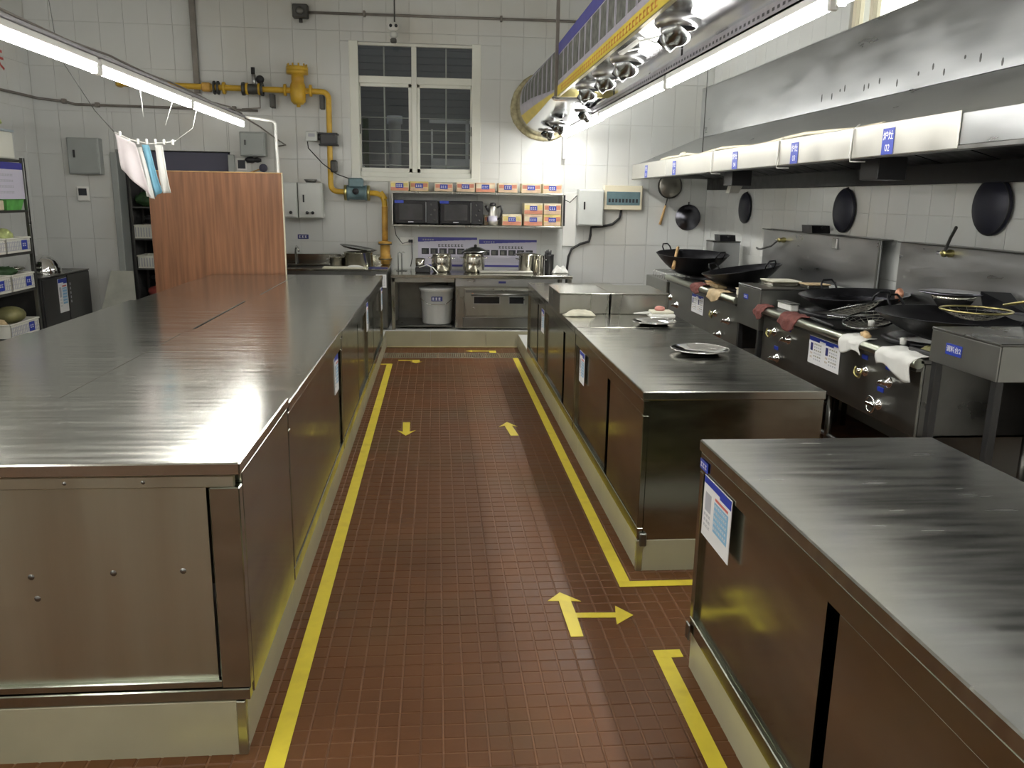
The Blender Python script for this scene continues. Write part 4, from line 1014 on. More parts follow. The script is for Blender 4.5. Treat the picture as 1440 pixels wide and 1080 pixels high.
# ------------------------------------------------------------------ electrical boxes
def ebox(label, x0, x1, z0, z1, d=.12, mt='light_box', handle=True, knobs=(), back=True, name='electric_box'):
    t = thing(name, label, 'electric box', ((x0+x1)/2, YB-d/2, z0))
    MB().box(x0, x1, YB-d, YB, z0, z1, .006).part('case', mt, t)
    dr = MB().box(x0+.012, x1-.012, YB-d-.012, YB-d-.001, z0+.012, z1-.012, .004).part('door', mt, t)
    if handle:
        w_ = x1-x0; h_ = z1-z0
        MB().box(x0+w_*.20, x0+w_*.26, YB-d-.024, YB-d-.013, z0+h_*.45, z0+h_*.66, .002).part('latch', 'black', dr)
    for kx, kz in knobs:
        MB().lathe([(0, -.03), (.014, -.028), (.018, -.006), (.018, 0)], (kx, YB-d-.012, kz), 12, 'Y').part('switch_knob', 'black', dr)
    return t
ebox('grey-green electric box beside the hanging cloths', -3.955, -3.625, 1.76, 2.14, .11, 'grey_box')
t = thing('light_switch', 'white thermostat switch below the grey-green electric box', 'switch', (-3.86, YB-.03, 1.48))
MB().box(-3.925, -3.80, YB-.04, YB, 1.475, 1.63, .008).part('case', 'white_plastic', t)
MB().box(-3.905, -3.82, YB-.043, YB-.0405, 1.535, 1.61).part('display', 'print_dark', t)
ebox('grey electric box above the wooden screen behind the white pipe', -2.14, -1.87, 1.985, 2.24, .13, 'grey_box')
t = thing('light_switch', 'cream switch plate with dark rocker above the wooden screen', 'switch', (-2.20, YB-.03, 1.84))
MB().box(-2.21, -2.10, YB-.02, YB, 1.83, 1.97, .006).part('case', 'white_plastic', t)
MB().box(-2.195, -2.115, YB-.024, YB-.0205, 1.855, 1.945).part('rocker', 'print_dark', t)
ebox('narrow pale electric box tucked behind the wooden screen', -1.70, -1.545, 1.33, 1.715, .15, 'light_box', handle=False, knobs=((-1.62, 1.39),))
ebox('pale electric box with black knobs left of the yellow pipe', -1.535, -1.27, 1.33, 1.715, .15, 'light_box', knobs=((-1.44, 1.39), (-1.38, 1.39)))
MB().lathe([(0, 0), (.05, 0), (.075, .035), (.07, .035), (.046, .006), (0, .006)], (-1.40, YB-.10, 1.716), 18).solo('small_dish', 'steel_dark', (-1.40, YB-.1, 1.716), 'small dark dish on top of the pale electric box', 'dish')
tag_label((-1.52, YB-.001, 1.12), (0, -1, 0), .12, .05, 'blue label on the tiles over the sink', 3, mt='label_navy')
ebox('white electric box beside the wall shelf of cartons', 1.605, 1.90, 1.29, 1.70, .13, 'light_box')
t = thing('breaker_box', 'cream breaker box with a dark glass strip on the back wall', 'electric box', (2.12, YB-.05, 1.47))
MB().box(1.91, 2.36, YB-.08, YB, 1.475, 1.75, .008).part('case', 'cream_frame', t)
MB().box(1.94, 2.33, YB-.088, YB-.0805, 1.53, 1.68, .003).part('cover', 'meter_blue', t)
mb = MB()
for k in range(9): mb.box(1.96+k*.04, 1.985+k*.04, YB-.091, YB-.0885, 1.56, 1.60)
mb.part('breaker_switches', 'print_dark', t)
MB().tube([(2.13, YB-.03, 1.475), (2.11, YB-.03, 1.38), (2.03, YB-.03, 1.31), (1.92, YB-.03, 1.285), (1.78, YB-.03, 1.27), (1.775, YB-.03, 1.18), (1.76, YB-.03, 1.11), (1.66, YB-.03, 1.08), (1.56, YB-.03, 1.02), (1.525, YB-.03, .93), (1.51, YB-.03, .76), (1.51, YB-.03, .3)], .014, 8).solo('black_hose', 'rubber', (1.7, YB-.03, .3), 'thick black cable winding down from the breaker box', 'cable')
t = thing('cable_trunking', 'white vertical cable trunking beside the white electric box', 'trunking', (1.52, YB-.02, .8))
MB().box(1.45, 1.60, YB-.02, YB, 1.05, 1.66, .003).part('cover', 'white_plastic', t)
MB().tube([(1.46, YB-.03, 1.58), (1.52, YB-.05, 1.55), (1.60, YB-.05, 1.63)], .005, 6).part('wire', 'rubber', t)
t = thing('power_socket', 'white wall socket with black plugs left of the posters', 'socket', (-.36, YB-.02, 1.04))
MB().box(-.43, -.27, YB-.015, YB, 1.04, 1.13, .004).part('plate', 'white_plastic', t)
for x in (-.32, -.295): MB().box(x-.012, x+.012, YB-.05, YB-.0155, 1.07, 1.105, .004).part('plug', 'black', t)
MB().tube([(-.50, YB-.04, 1.30), (-.47, YB-.06, 1.15), (-.40, YB-.06, 1.06), (-.33, YB-.05, 1.08)], .005, 6).tube([(-.295, YB-.05, 1.07), (-.29, YB-.05, .9), (-.31, YB-.06, .80)], .005, 6).part('flex', 'rubber', t)

# ------------------------------------------------------------------ wall shelf with microwaves and cartons
YS = YB-.34
t = thing('steel_shelf', 'two-tier steel wall shelf holding microwaves and cartons', 'shelf', (.46, YB-.17, 1.27))
MB().box(-.50, 1.40, YS, YB-.012, 1.620, 1.642, .003).part('upper_board', 'steel_mid', t)
MB().box(-.50, 1.40, YS, YB-.012, 1.262, 1.284, .003).part('lower_board', 'steel_mid', t)
for x in (-.50, 1.388): MB().box(x, x+.012, YS, YB-.012, 1.285, 1.619, .002).part('upright', 'steel_bright', t)
MB().box(1.402, 1.425, YS+.02, YS+.05, 1.29, 1.63, .002).part('side_bracket', 'black', t)
def microwave(x0, x1, label):
    t = thing('microwave', label, 'microwave', ((x0+x1)/2, YS+.15, 1.285), 'microwaves on the wall shelf')
    MB().box(x0, x1, YS+.02, YB-.03, 1.290, 1.545, .008).part('case', 'black', t)
    xm_ = x0+(x1-x0)*.74
    dr = MB().box(x0+.004, xm_-.004, YS+.006, YS+.0195, 1.297, 1.540, .004).part('door', 'black_gloss', t)
    MB().box(x0+.05, xm_-.05, YS+.0035, YS+.0058, 1.335, 1.505).part('door_glass', 'bag_dark', dr)
    MB().box(xm_-.016, xm_-.008, YS-.008, YS+.0055, 1.31, 1.53, .002).part('door_handle', 'steel_hood', dr)
    MB().box((x0+xm_)/2-.03, (x0+xm_)/2+.03, YS+.004, YS+.0058, 1.308, 1.318).part('badge', 'print_grey', dr)
    p = MB().box(xm_-.002, x1-.004, YS+.006, YS+.0195, 1.297, 1.540, .003).part('control_panel', 'black', t)
    for k in range(4):
        MB().lathe([(0, -.01), (.012, -.009), (.013, 0)], ((xm_+x1)/2+(.018 if k % 2 else -.018), YS+.006, 1.50-k*.055), 10, 'Y').part('button', 'dark_metal', p)
    for x in (x0+.03, x1-.03): MB().cyl((x, YS+.06, 1.284), (x, YS+.06, 1.290), .012, 8).part('foot', 'rubber', t)
    tg = MB().box(x0+.0, x0+.10, YS+.002, YS+.0045, 1.515, 1.545).part('blue_tag', 'label_blue', t)
    return t
microwave(-.47, .01, 'black microwave at the shelf end by the gas pipe')
microwave(.025, .505, 'black microwave next to the kettle on the wall shelf')
def carton(x, y, z, w_, h_, d_, label, mts, blue=True, group='food cartons on the wall shelf'):
    t = thing('food_carton', label, 'carton', (x, y+d_/2, z), group)
    MB().box(x-w_/2, x+w_/2, y, y+d_, z+.001, z+h_, .004).part('box', mts[0], t)
    MB().box(x-w_/2+.004, x+w_/2-.004, y-.0015, y-.0003, z+.006, z+h_*.38).part('printed_band', mts[1], t)
    for pa, pb in ((-.46, -.16), (.2, .46)): MB().box(x+w_*pa, x+w_*pb, y-.0015, y-.0003, z+h_*.44, z+h_*.83).part('printed_patch', mts[2], t)
    M = face_frame((x, y-.0018, z+h_*.55), (0, -1, 0)); q = MB().m('label_blue'); plate(q, M, -.042, .042, -.024, .026, 0, .0012)
    tg = q.part('blue_tag', 'label_blue', t)
    q = MB(); marks(q, M, -.034, .036, 0, .026, 3, .0014, 'print_white'); q.part('lettering', 'print_white', tg)
    return t
pal = [('carton_pale', 'carton_red', 'carton_yellow'), ('carton', 'carton_red', 'carton_pale'), ('carton_pale', 'carton', 'carton_red'), ('carton_yellow', 'carton', 'carton_red')]
xs = [-.415, -.20, .07, .31, .53, .78, 1.04, 1.28]
lbs = ['by the gas pipe', 'second from the gas pipe', 'third from the gas pipe', 'fourth from the gas pipe', 'fifth from the gas pipe', 'third from the white electric box', 'second from the white electric box', 'nearest the white electric box']
for i, x in enumerate(xs):
    carton(x, YS+.05, 1.643, .20 if i < 4 else .215, .105 if i != 2 else .095, .22, 'printed food carton with blue tag on the upper shelf, ' + lbs[i], pal[(i*3+(i//3)) % 4] if i not in (5, 6, 7) else pal[2])
carton(.83, YS+.04, 1.285, .215, .125, .22, 'single printed food carton next to the kettle on the lower shelf', pal[0])
carton(1.07, YS+.04, 1.285, .21, .125, .22, 'printed food carton on the lower shelf, bottom of the stack near the single carton', pal[1])
carton(1.07, YS+.04, 1.411, .21, .125, .22, 'printed food carton on the lower shelf, top of the stack near the single carton', pal[0])
carton(1.285, YS+.04, 1.285, .195, .125, .22, 'printed food carton on the lower shelf, bottom of the end stack', pal[3])
carton(1.285, YS+.04, 1.411, .195, .125, .22, 'printed food carton on the lower shelf, top of the end stack', pal[2])
carton(.60, YS+.12, 1.285, .15, .11, .18, 'small printed carton behind the steel kettle on the lower shelf', pal[2])
t = thing('kettle', 'steel thermos kettle with black handle next to the microwave', 'kettle', (.615, YS+.06, 1.285))
MB().lathe([(0, 0), (.05, 0), (.052, .03), (.048, .17), (.04, .20), (.03, .215), (0, .22)], (.615, YS+.06, 1.285), 22).part('body', 'steel_bright', t)
MB().lathe([(.03, 0), (.038, .01), (.03, .035), (0, .04)], (.615, YS+.06, 1.497), 16).part('lid', 'black', t)
MB().tube([(.66, YS+.06, 1.48), (.705, YS+.06, 1.50), (.715, YS+.06, 1.44), (.70, YS+.06, 1.37), (.663, YS+.06, 1.35)], .012, 8).part('handle', 'black', t)
MB().tube([(.575, YS+.06, 1.44), (.545, YS+.06, 1.48), (.53, YS+.06, 1.50)], [.02, .015, .012], 8).part('spout', 'black', t)
MB().lathe([(.0525, 0), (.053, .06), (.0525, .06)], (.615, YS+.06, 1.33), 22).part('label_wrap', 'print_lilac', t)

# ------------------------------------------------------------------ posters
def poster(x0, x1, z0, z1, label):
    c = ((x0+x1)/2, YB-.001, (z0+z1)/2); M = face_frame(c, (0, -1, 0)); w_, h_ = x1-x0, z1-z0
    t = thing('poster', label, 'poster', c)
    q = MB().m('print_lilac'); plate(q, M, -w_/2, w_/2, -h_/2, h_/2, .0, .004); q.part('sheet', 'print_lilac', t)
    q = MB().m('banner_blue'); z = .0042
    plate(q, M, -w_/2, w_/2, h_*.42, h_/2, z, z+.0005)
    n = 10
    for k in range(n):
        a = -w_/2+w_*k/n; hh = h_*(.14-.012*k if k < 9 else .03); plate(q, M, a, a+w_/n, h_*.42-max(.0, (.08-.009*k))*h_, h_*.421, z, z+.0005)
    plate(q, M, -w_/2, w_/2, -h_/2, -h_*.43, z, z+.0005)
    marks(q, M, -w_*.42, -w_*.22, h_*.41, h_*.05, 5, z+.0006, 'print_grey')
    marks(q, M, -w_*.16, w_*.28, h_*.22, h_*.085, 8, z, 'print_dark')
    q.m('print_dark')
    for k in range(6): plate(q, M, -w_*.44+k*w_*.15, -w_*.44+k*w_*.15+w_*.125, -h_*.08, h_*.12, z, z+.0005)
    q.m('print_photo')
    for k in range(6): plate(q, M, -w_*.42+k*w_*.15, -w_*.42+k*w_*.15+w_*.06, -h_*.05, h_*.08, z+.0006, z+.001)
    for k in range(3): marks(q, M, -w_*.43, w_*.38, -h_*(.17+.07*k), h_*.03, 22, z, 'print_grey')
    q.part('print', 'print_lilac', t); return t
poster(-.225, .455, .80, 1.135, 'white poster with blue swoosh and dark pictures on the gas pipe side')
poster(.478, 1.15, .80, 1.115, 'white poster with blue swoosh and six dark pictures behind the steel pots')

# ------------------------------------------------------------------ back worktable, oven, bucket
t = thing('work_table', 'stainless worktable along the back wall with open space below', 'table', (.48, 9.2, .172))
MB().box(-.50, 1.46, 8.82, 9.585, .738, .772, .004).part('worktop', 'steel_top', t)
MB().box(-.49, .18, 8.84, 8.855, .69, .737, .002).part('apron', 'steel_mid', t)
for x in (-.475, 1.435):
    for y in (8.86, 9.55): MB().box(x-.02, x+.02, y-.02, y+.02, .173, .737, .003).part('leg', 'steel_mid', t)
MB().box(-.45, .12, 9.5, 9.51, .18, .69).part('back_sheet', 'steel_dark', t)
MB().box(-.45, .15, 8.9, 9.5, .20, .212, .002).part('undershelf', 'steel_dark', t)
t = thing('oven', 'stainless deck oven with two dark windows under the back worktable', 'oven', (.66, 9.1, .172))
MB().box(.19, 1.30, 8.865, 9.48, .19, .735, .004).part('body', 'steel_mid', t)
MB().box(.19, 1.30, 8.845, 8.8645, .648, .735, .003).part('top_fascia', 'steel_hood', t)
dr = MB().box(.285, 1.20, 8.84, 8.8645, .33, .625, .004).part('oven_door', 'steel_mid', t)
MB().box(.30, 1.19, 8.828, 8.839, .585, .612, .002).part('trim', 'steel_dark', dr)
for a, b in ((.39, .665), (.775, .93)):
    MB().box(a-.012, b+.012, 8.832, 8.8395, .458, .548, .002).part('window_frame', 'steel_hood', dr)
    MB().box(a, b, 8.829, 8.8315, .468, .538).part('window_glass', 'black_gloss', dr)
MB().cyl((.36, 8.81, .562), (1.0, 8.81, .562), .012, 10).part('door_handle', 'steel_dark', dr)
for x in (.385, .375): MB().ball((x, 8.83, .42 if x > .38 else .57), .012, 2).part('indicator', 'copper' if x < .38 else 'chrome', dr)
MB().box(.27, 1.22, 8.85, 8.8648, .205, .31, .003).part('lower_panel', 'steel_dark', t)
MB().box(.655, .735, 8.841, 8.8445, .685, .708).part('blue_tag', 'label_navy', t)
t = thing('white_bucket', 'white plastic bucket with navy tag under the back worktable', 'bucket', (-.01, 9.12, .212))
MB().lathe([(0, 0), (.150, 0), (.158, .01), (.178, .36), (.19, .362), (.19, .385), (.174, .385), (.15, .015), (0, .012)], (-.01, 9.12, .213), 32).part('pail', 'bucket', t)
MB().lathe([(0, .03), (.06, .03), (.17, .015), (.196, .012), (.196, -.012), (.191, -.012)], (-.01, 9.12, .60), 32).part('lid', 'bucket', t)
q = MB().m('label_navy'); M = face_frame((-.01, 9.12-.177, .50), (0, -1, 0)); plate(q, M, -.06, .06, -.025, .025, 0, .003); marks(q, M, -.05, .05, 0, .03, 3, .0032, 'print_white'); q.part('tag', 'label_navy', t)
MB().tube([(-.185, 9.12, .56), (-.19, 9.0, .50), (-.10, 8.94, .44), (.08, 8.94, .44), (.17, 9.0, .50), (.165, 9.12, .56)], .004, 6).part('bail_handle', 'chrome', t)
# pots on the back table
def pot(label, x, y, z, r, h, kind=0, group='steel pots at the back wall', tiltlid=False):
    t = thing('steel_pot', label, 'pot', (x, y, z), group)
    if kind == 0: pr = [(0, 0), (r*.8, 0), (r*.95, h*.15), (r, h*.5), (r*.97, h*.8), (r*.9, h), (r*1.02, h+.006), (r*.88, h+.004), (r*.93, h*.8), (r*.93, h*.2), (0, .01)]
    else: pr = [(0, 0), (r*.96, 0), (r, h*.04), (r, h), (r*1.05, h+.003), (r*1.05, h+.008), (r*.97, h+.006), (r*.97, .012), (0, .012)]
    MB().lathe(pr, (x, y, z+.001), 30).part('body', 'steel_pot', t)
    for s_ in (-1, 1): MB().tube([(x+s_*r*.96, y-.03, z+h*.78), (x+s_*(r+.03), y-.03, z+h*.82), (x+s_*(r+.03), y+.03, z+h*.82), (x+s_*r*.96, y+.03, z+h*.78)], .005, 6).part('handle', 'chrome', t)
    return t
pot('steel pot on the back table beside the black box', .045, 9.22, .772, .115, .19)
p_ = pot('steel pot holding a ladle lid on the back table, between the posters', .40, 9.22, .772, .125, .20)
MB().lathe([(0, .05), (.05, .045), (.12, .015), (.155, 0), (.158, .006), (.12, .022), (.05, .052), (0, .058)], (.42, 9.22, .995), 28).part('lid', 'chrome_dark', p_)
MB().ball((.42, 9.22, 1.062), .018, 2).part('lid_knob', 'black', p_)
p_ = pot('tall steel stockpot with lid rim before the poster end', 1.0, 9.20, .772, .095, .19, 1)
MB().lathe([(0, .03), (.03, .03), (.10, .012), (.15, .0), (.15, .005), (.09, .018), (0, .035)], (1.0, 9.20, .972), 28).part('lid', 'steel_pot', p_)
pot('slim steel canister next to the tall stockpot', 1.14, 9.24, .772, .055, .18, 1)
t = thing('knife_block', 'black utensil holder beside the slim canister', 'holder', (1.255, 9.25, .772))
MB().lathe([(0, 0), (.05, 0), (.052, .18), (.058, .20), (.05, .20), (.045, .02), (0, .02)], (1.255, 9.25, .773), 18).part('cup', 'black', t)
for k in range(5): MB().cyl((1.22+.012*k, 9.25, .93), (1.21+.016*k, 9.25, 1.01+.01*(k % 3)), .008, 8).part('utensil', 'black', t)
crumple('white crumpled plastic bag at the end of the back table', 1.37, 9.18, .773, .18, .14, .085, 'cloth_white', name='plastic_bag', seed=21, cat='bag')
t = thing('black_appliance', 'black grill tray with a steel side beside the pots', 'appliance', (-.18, 9.15, .772))
MB().box(-.245, -.08, 9.08, 9.26, .774, .83, .006).part('base', 'black', t)
MB().lathe([(0, 0), (.05, 0), (.055, .14), (.05, .14), (.045, .01), (0, .01)], (-.195, 9.28, .774), 18).part('cup', 'steel_pot', t)
MB().tube([(-.20, 9.06, .83), (-.12, 9.05, .86), (-.05, 9.05, .83), (.0, 9.04, .775)], .006, 6).part('hose', 'white_plastic', t)
t = thing('dish_rack', 'thin wire stand left of the grill tray', 'rack', (-.40, 9.3, .772))
for x in (-.44, -.40): MB().tube([(x, 9.3, .773), (x, 9.3, .97), (x+.015, 9.3, .98), (x+.03, 9.3, .97)], .006, 6).part('upright', 'chrome_dark', t)
MB().box(-.46, -.34, 9.25, 9.35, .773, .780, .002).part('foot', 'chrome_dark', t)
MB().box(.46, 1.05, 9.06, 9.16, .774, .800, .006).solo('rolling_tray', 'steel_bright', (.75, 9.11, .774), 'long flat steel tray before the second poster', 'tray')
# sink table at the back left
t = thing('sink_table', 'steel sink table with splashback by the gas pipe', 'sink', (-1.3, 9.2, .172))
MB().box(-2.25, -.53, 8.84, 9.0, .80, .822, .003).box(-2.25, -.53, 9.48, 9.58, .80, .822, .003).box(-1.20, -.53, 9.0, 9.48, .80, .822, .003).part('worktop', 'steel_top', t)
MB().box(-2.25, -.53, 9.575, 9.59, .822, .93, .003).part('splashback', 'steel_top', t)
MB().box(-2.24, -1.21, 9.0, 9.48, .56, .565).box(-2.24, -1.21, 9.0, 9.006, .565, .80).box(-2.24, -1.21, 9.474, 9.48, .565, .80).box(-1.216, -1.21, 9.0, 9.48, .565, .80).part('basin', 'steel_dark', t)
MB().box(-2.24, -.54, 8.85, 8.862, .19, .798, .002).part('front_panel', 'steel_dark', t)
MB().box(-.545, -.533, 8.862, 9.57, .19, .798, .002).part('side_panel', 'steel_dark', t)
tp = MB().tube([(-1.60, 9.53, .822), (-1.60, 9.53, .98), (-1.58, 9.48, 1.02), (-1.55, 9.40, 1.0), (-1.54, 9.38, .97)], .012, 8).part('tap', 'chrome', t)
# paper sheet hanging on the sink table corner
q = MB(); M = face_frame((-.60, 8.835, .70), (0, -1, 0)); q.m('print_white'); plate(q, M, -.055, .055, -.07, .07, 0, .002)
for k in range(7): marks(q, M, -.045, .045, .05-k*.016, .008, 6, .0022, 'print_grey')
q.solo('paper_sheet', 'print_white', (-.60, 8.834, .63), 'white printed paper hanging at the sink table corner', 'paper')
pot('wide lidded steel pot with a tray on top beside the gas pipe foot', -.87, 9.22, .822, .155, .15, 1)
MB().lathe([(0, .02), (.10, .018), (.16, .01), (.20, .03), (.205, .034), (.16, .018), (.10, .026), (0, .028)], (0, 0, 0), 30, M=None).solo('tilted_tray', 'chrome_dark', (-.87, 9.20, 1.0), 'tilted steel tray lid lying on the wide pot', 'tray').rotation_euler = (0, math.radians(9), 0)
bpy.data.objects['tilted_tray'].location = (-.87, 9.20, 1.0)
for v in bpy.data.objects['tilted_tray'].data.vertices: v.co += Vector((-.87, 9.20, 1.0))
pot('small steel pot beside the wide lidded pot', -1.10, 9.25, .822, .085, .09, 1)
MB().box(-1.22, -.78, 8.86, 9.02, .823, .838, .005).solo('cutting_board', 'cloth_cream', (-1.0, 8.94, .823), 'pale cutting board on the sink table edge', 'board')
crumple('grey wet rag on the pale board by the sink', -.88, 8.90, .839, .16, .08, .02, 'cloth_white', seed=31)
MB().box(-.74, -.54, 8.95, 9.10, .823, .829).solo('purple_mat', 'label_navy', (-.64, 9.02, .823), 'flat purple packet at the foot of the gas pipe', 'packet')

# ------------------------------------------------------------------ left rack with baskets
def basket(label, x0, x1, y0, y1, z, h, mt='basket_white', fill=None, tagc=True, group='plastic baskets on the racks', face='X'):
    t = thing('plastic_basket', label, 'basket', ((x0+x1)/2, (y0+y1)/2, z), group)
    th = .004; mb = MB()
    mb.box(x0, x1, y0, y1, z+.001, z+.006)
    for (a, b, c, d) in ((x0, x0+th, y0, y1), (x1-th, x1, y0, y1), (x0, x1, y0, y0+th), (x0, x1, y1-th, y1)): mb.box(a, b, c, d, z+.006, z+h-.015)
    mb.part('shell', mt, t)
    mb = MB(); r = .008
    for (a, b, c, d) in ((x0-r, x0+r, y0-r, y1+r), (x1-r, x1+r, y0-r, y1+r), (x0+r, x1-r, y0-r, y0+r), (x0+r, x1-r, y1-r, y1+r)): mb.box(a, b, c, d, z+h-.015, z+h, .004)
    mb.part('rim', mt, t)
    mb = MB()
    if face == 'X':
        n = int((y1-y0)/.03)
        for k in range(n): mb.box(x1+.0005, x1+.0025, y0+.01+k*.03, y0+.022+k*.03, z+.02, z+h-.03)
        for k in range(3): mb.box(x1+.0005, x1+.003, y0, y1, z+.02+k*h*.26, z+.026+k*h*.26)
    else:
        n = int((x1-x0)/.03)
        for k in range(n): mb.box(x0+.01+k*.03, x0+.022+k*.03, y0-.0025, y0-.0005, z+.02, z+h-.03)
    mb.part('lattice', 'print_grey', t)
    if tagc:
        q = MB().m('label_blue')
        M = face_frame((x1+.0032, y0+(y1-y0)*.72, z+h*.5), (1, 0, 0)) if face == 'X' else face_frame(((x0+x1)/2, y0-.0035, z+h*.5), (0, -1, 0))
        plate(q, M, -.05, .05, -.045, .04, 0, .002); marks(q, M, -.035, .035, 0, .03, 2, .0022, 'print_white'); q.part('blue_tag', 'label_blue', t)
    return t
t = thing('basket_rack', 'dark steel rack with plastic baskets against the wall', 'rack', (-4.05, 7.2, 0))
RX0, RX1, RY0, RY1 = -4.27, -3.80, 6.1, 8.20
for x in (RX0, RX1-.035):
    for y in (RY0, RY1-.035): MB().box(x, x+.035, y, y+.035, 0, 1.87, .003).part('post', 'steel_dark', t)
SH = (.27, .68, 1.02, 1.40, 1.85)
for i, z in enumerate(SH):
    MB().box(RX0+.002, RX1-.002, RY0+.002, RY1-.002, z-.02, z, .003).part('shelf', 'dark_metal', t)
g1 = 'baskets on the tall rack'
basket('white plastic basket of greens on the lowest visible shelf of the tall rack', -4.22, -3.80, 7.60, 8.13, .275, .13, fill=1, group=g1)
basket('white plastic basket with blue tag on the middle shelf of the tall rack', -4.22, -3.80, 7.72, 8.13, .685, .15, group=g1)
basket('white plastic basket at the middle shelf inner place of the tall rack', -4.22, -3.80, 7.1, 7.69, .685, .15, group=g1)
basket('white plastic basket with pale cabbages on the tall rack', -4.22, -3.80, 7.70, 8.13, 1.025, .135, group=g1)
basket('white plastic basket on the cabbage shelf, inner place', -4.22, -3.80, 7.05, 7.67, 1.025, .135, group=g1)
def veg(label, c, r, mt, sc=(1, 1, .8), cat='vegetable', name='vegetable', jit=.08):
    mb = MB().ball(c, r, 3, sc, jit); return mb.solo(name, mt, (c[0], c[1], c[2]-r*sc[2]), label, cat)
random.seed(9)
veg('pale green cabbage in the top basket of the rack', (-3.94, 7.93, 1.17), .085, 'leaf_pale', name='cabbage')
veg('pale cabbage behind the first one in the top basket', (-4.06, 7.80, 1.16), .08, 'leaf_pale', name='cabbage')
veg('dark leafy vegetable in the inner top basket', (-3.95, 7.45, 1.15), .09, 'dark_green', name='greens')
veg('big olive winter melon on the lowest basket', (-3.97, 7.95, .445), .13, 'olive', (1, 1.2, .62), name='winter_melon', jit=.01)
veg('dark leafy greens in the tagged middle basket', (-3.95, 7.88, .85), .10, 'dark_green', (1, 1.5, .5), name='greens', jit=.2)
veg('silvery packet on the tagged middle basket', (-3.90, 8.05, .87), .05, 'steel_pot', (1, 1.6, .4), name='packet', jit=.2)
veg('tan tubers in the lowest basket', (-3.93, 7.66, .40), .07, 'tan', (1, 1, .6), name='tubers', jit=.15)
# green crate and paper on upper shelf
t = thing('green_tub', 'bright green plastic tub on the upper shelf of the rack', 'tub', (-3.92, 8.0, 1.40))
MB().prism([(-3.84, 7.86, 1.402), (-3.84, 8.12, 1.402), (-3.82, 8.15, 1.50), (-3.82, 7.83, 1.50)], (-.22, 0, 0)).part('body', 'green', t)
MB().box(-4.05, -3.81, 7.82, 8.155, 1.50, 1.512, .004).part('rim', 'green', t)
MB().box(-4.08, -3.83, 7.2, 7.80, 1.402, 1.49, .008).solo('pale_tray', 'carton_pale', (-3.95, 7.5, 1.402), 'pale tray beside the green tub on the rack', 'tray')
q = MB().m('print_lilac'); M = face_frame((-3.803, 7.83, 1.66), (1, 0, 0)); plate(q, M, -.30, .30, -.16, .16, 0, .003)
q.m('banner_blue'); plate(q, M, -.30, .30, .10, .16, .0032, .0042)
for k in range(4): marks(q, M, -.26, .12, .05-k*.05, .02, 14, .0032, 'print_grey')
q.solo('rack_board', 'print_lilac', (-3.805, 7.83, 1.50), 'information board with blue header on the upper rack', 'board')
t = thing('storage_tub', 'translucent pale storage tub on top of the rack', 'tub', (-4.0, 7.9, 1.851))
MB().box(-4.2, -3.84, 7.55, 8.12, 1.852, 2.09, .02, 2).part('body', 'basket_white', t)
MB().box(-4.21, -3.83, 7.54, 8.13, 2.09, 2.11, .006).part('lid', 'basket_blue', t)
MB().box(-3.838, -3.835, 7.60, 7.72, 1.90, 2.0).part('label', 'carton_yellow', t)
t = thing('cloth_bag', 'dark striped bag heaped on the storage tub', 'bag', (-4.0, 7.85, 2.111))
MB().ball((-4.0, 7.80, 2.20), .18, 3, (.8, 1.25, .55), .05).part('bag', 'dark_wood', t)
MB().tube([(-3.86, 7.62, 2.18), (-3.85, 7.72, 2.29), (-3.86, 7.86, 2.28), (-3.87, 7.98, 2.16)], .014, 8).part('strap', 'leaf_pale', t)
# dark cabinet with bowl
t = thing('dark_cabinet', 'low black cabinet with a pinned notice beside the rack', 'cabinet', (-4.05, 8.85, 0))
MB().box(-4.28, -3.81, 8.26, 9.38, .0, .745, .005).part('body', 'dark_cabinet', t)
MB().box(-4.285, -3.80, 8.25, 9.39, .745, .757, .004).part('top', 'steel_dark', t)
MB().box(-3.809, -3.797, 8.28, 8.80, .03, .735, .003).part('door', 'dark_cabinet', t)
MB().box(-3.809, -3.797, 8.82, 9.36, .03, .735, .003).part('door', 'dark_cabinet', t)
for k in range(5): MB().box(-3.7968, -3.794, 8.86, 8.875, .45+k*.045, .475+k*.045).part('button', 'print_grey', t)
notice(face_frame((-3.7965, 8.69, .545), (1, 0, 0)), .20, .34, 'double notice sheet on the low black cabinet', 0)
t = thing('steel_bowl', 'large steel bowl turned upside down on the low black cabinet', 'bowl', (-3.98, 8.72, .757))
MB().lathe([(.17, 0), (.172, .006), (.165, .06), (.135, .13), (.08, .175), (0, .19), (0, .184), (.078, .17), (.13, .126), (.16, .06)], (-3.98, 8.72, .758), 36).part('bowl', 'chrome', t)
MB().tube([(-3.98+.172*math.cos(a), 8.72+.172*math.sin(a), .763) for a in [2*math.pi*k/36 for k in range(36)]], .005, 6, closed=True).part('rim', 'chrome', t)
# leaning pale sheet
t = thing('plastic_sheet', 'pale translucent board leaning between the cabinet and the doorway', 'board', (-3.55, 9.45, .172))
MB().prism([(-3.72, 9.30, .173), (-3.30, 9.30, .173), (-3.40, 9.56, .715), (-3.64, 9.56, .715)], (0, .012, .004)).part('board', 'sheet', t)
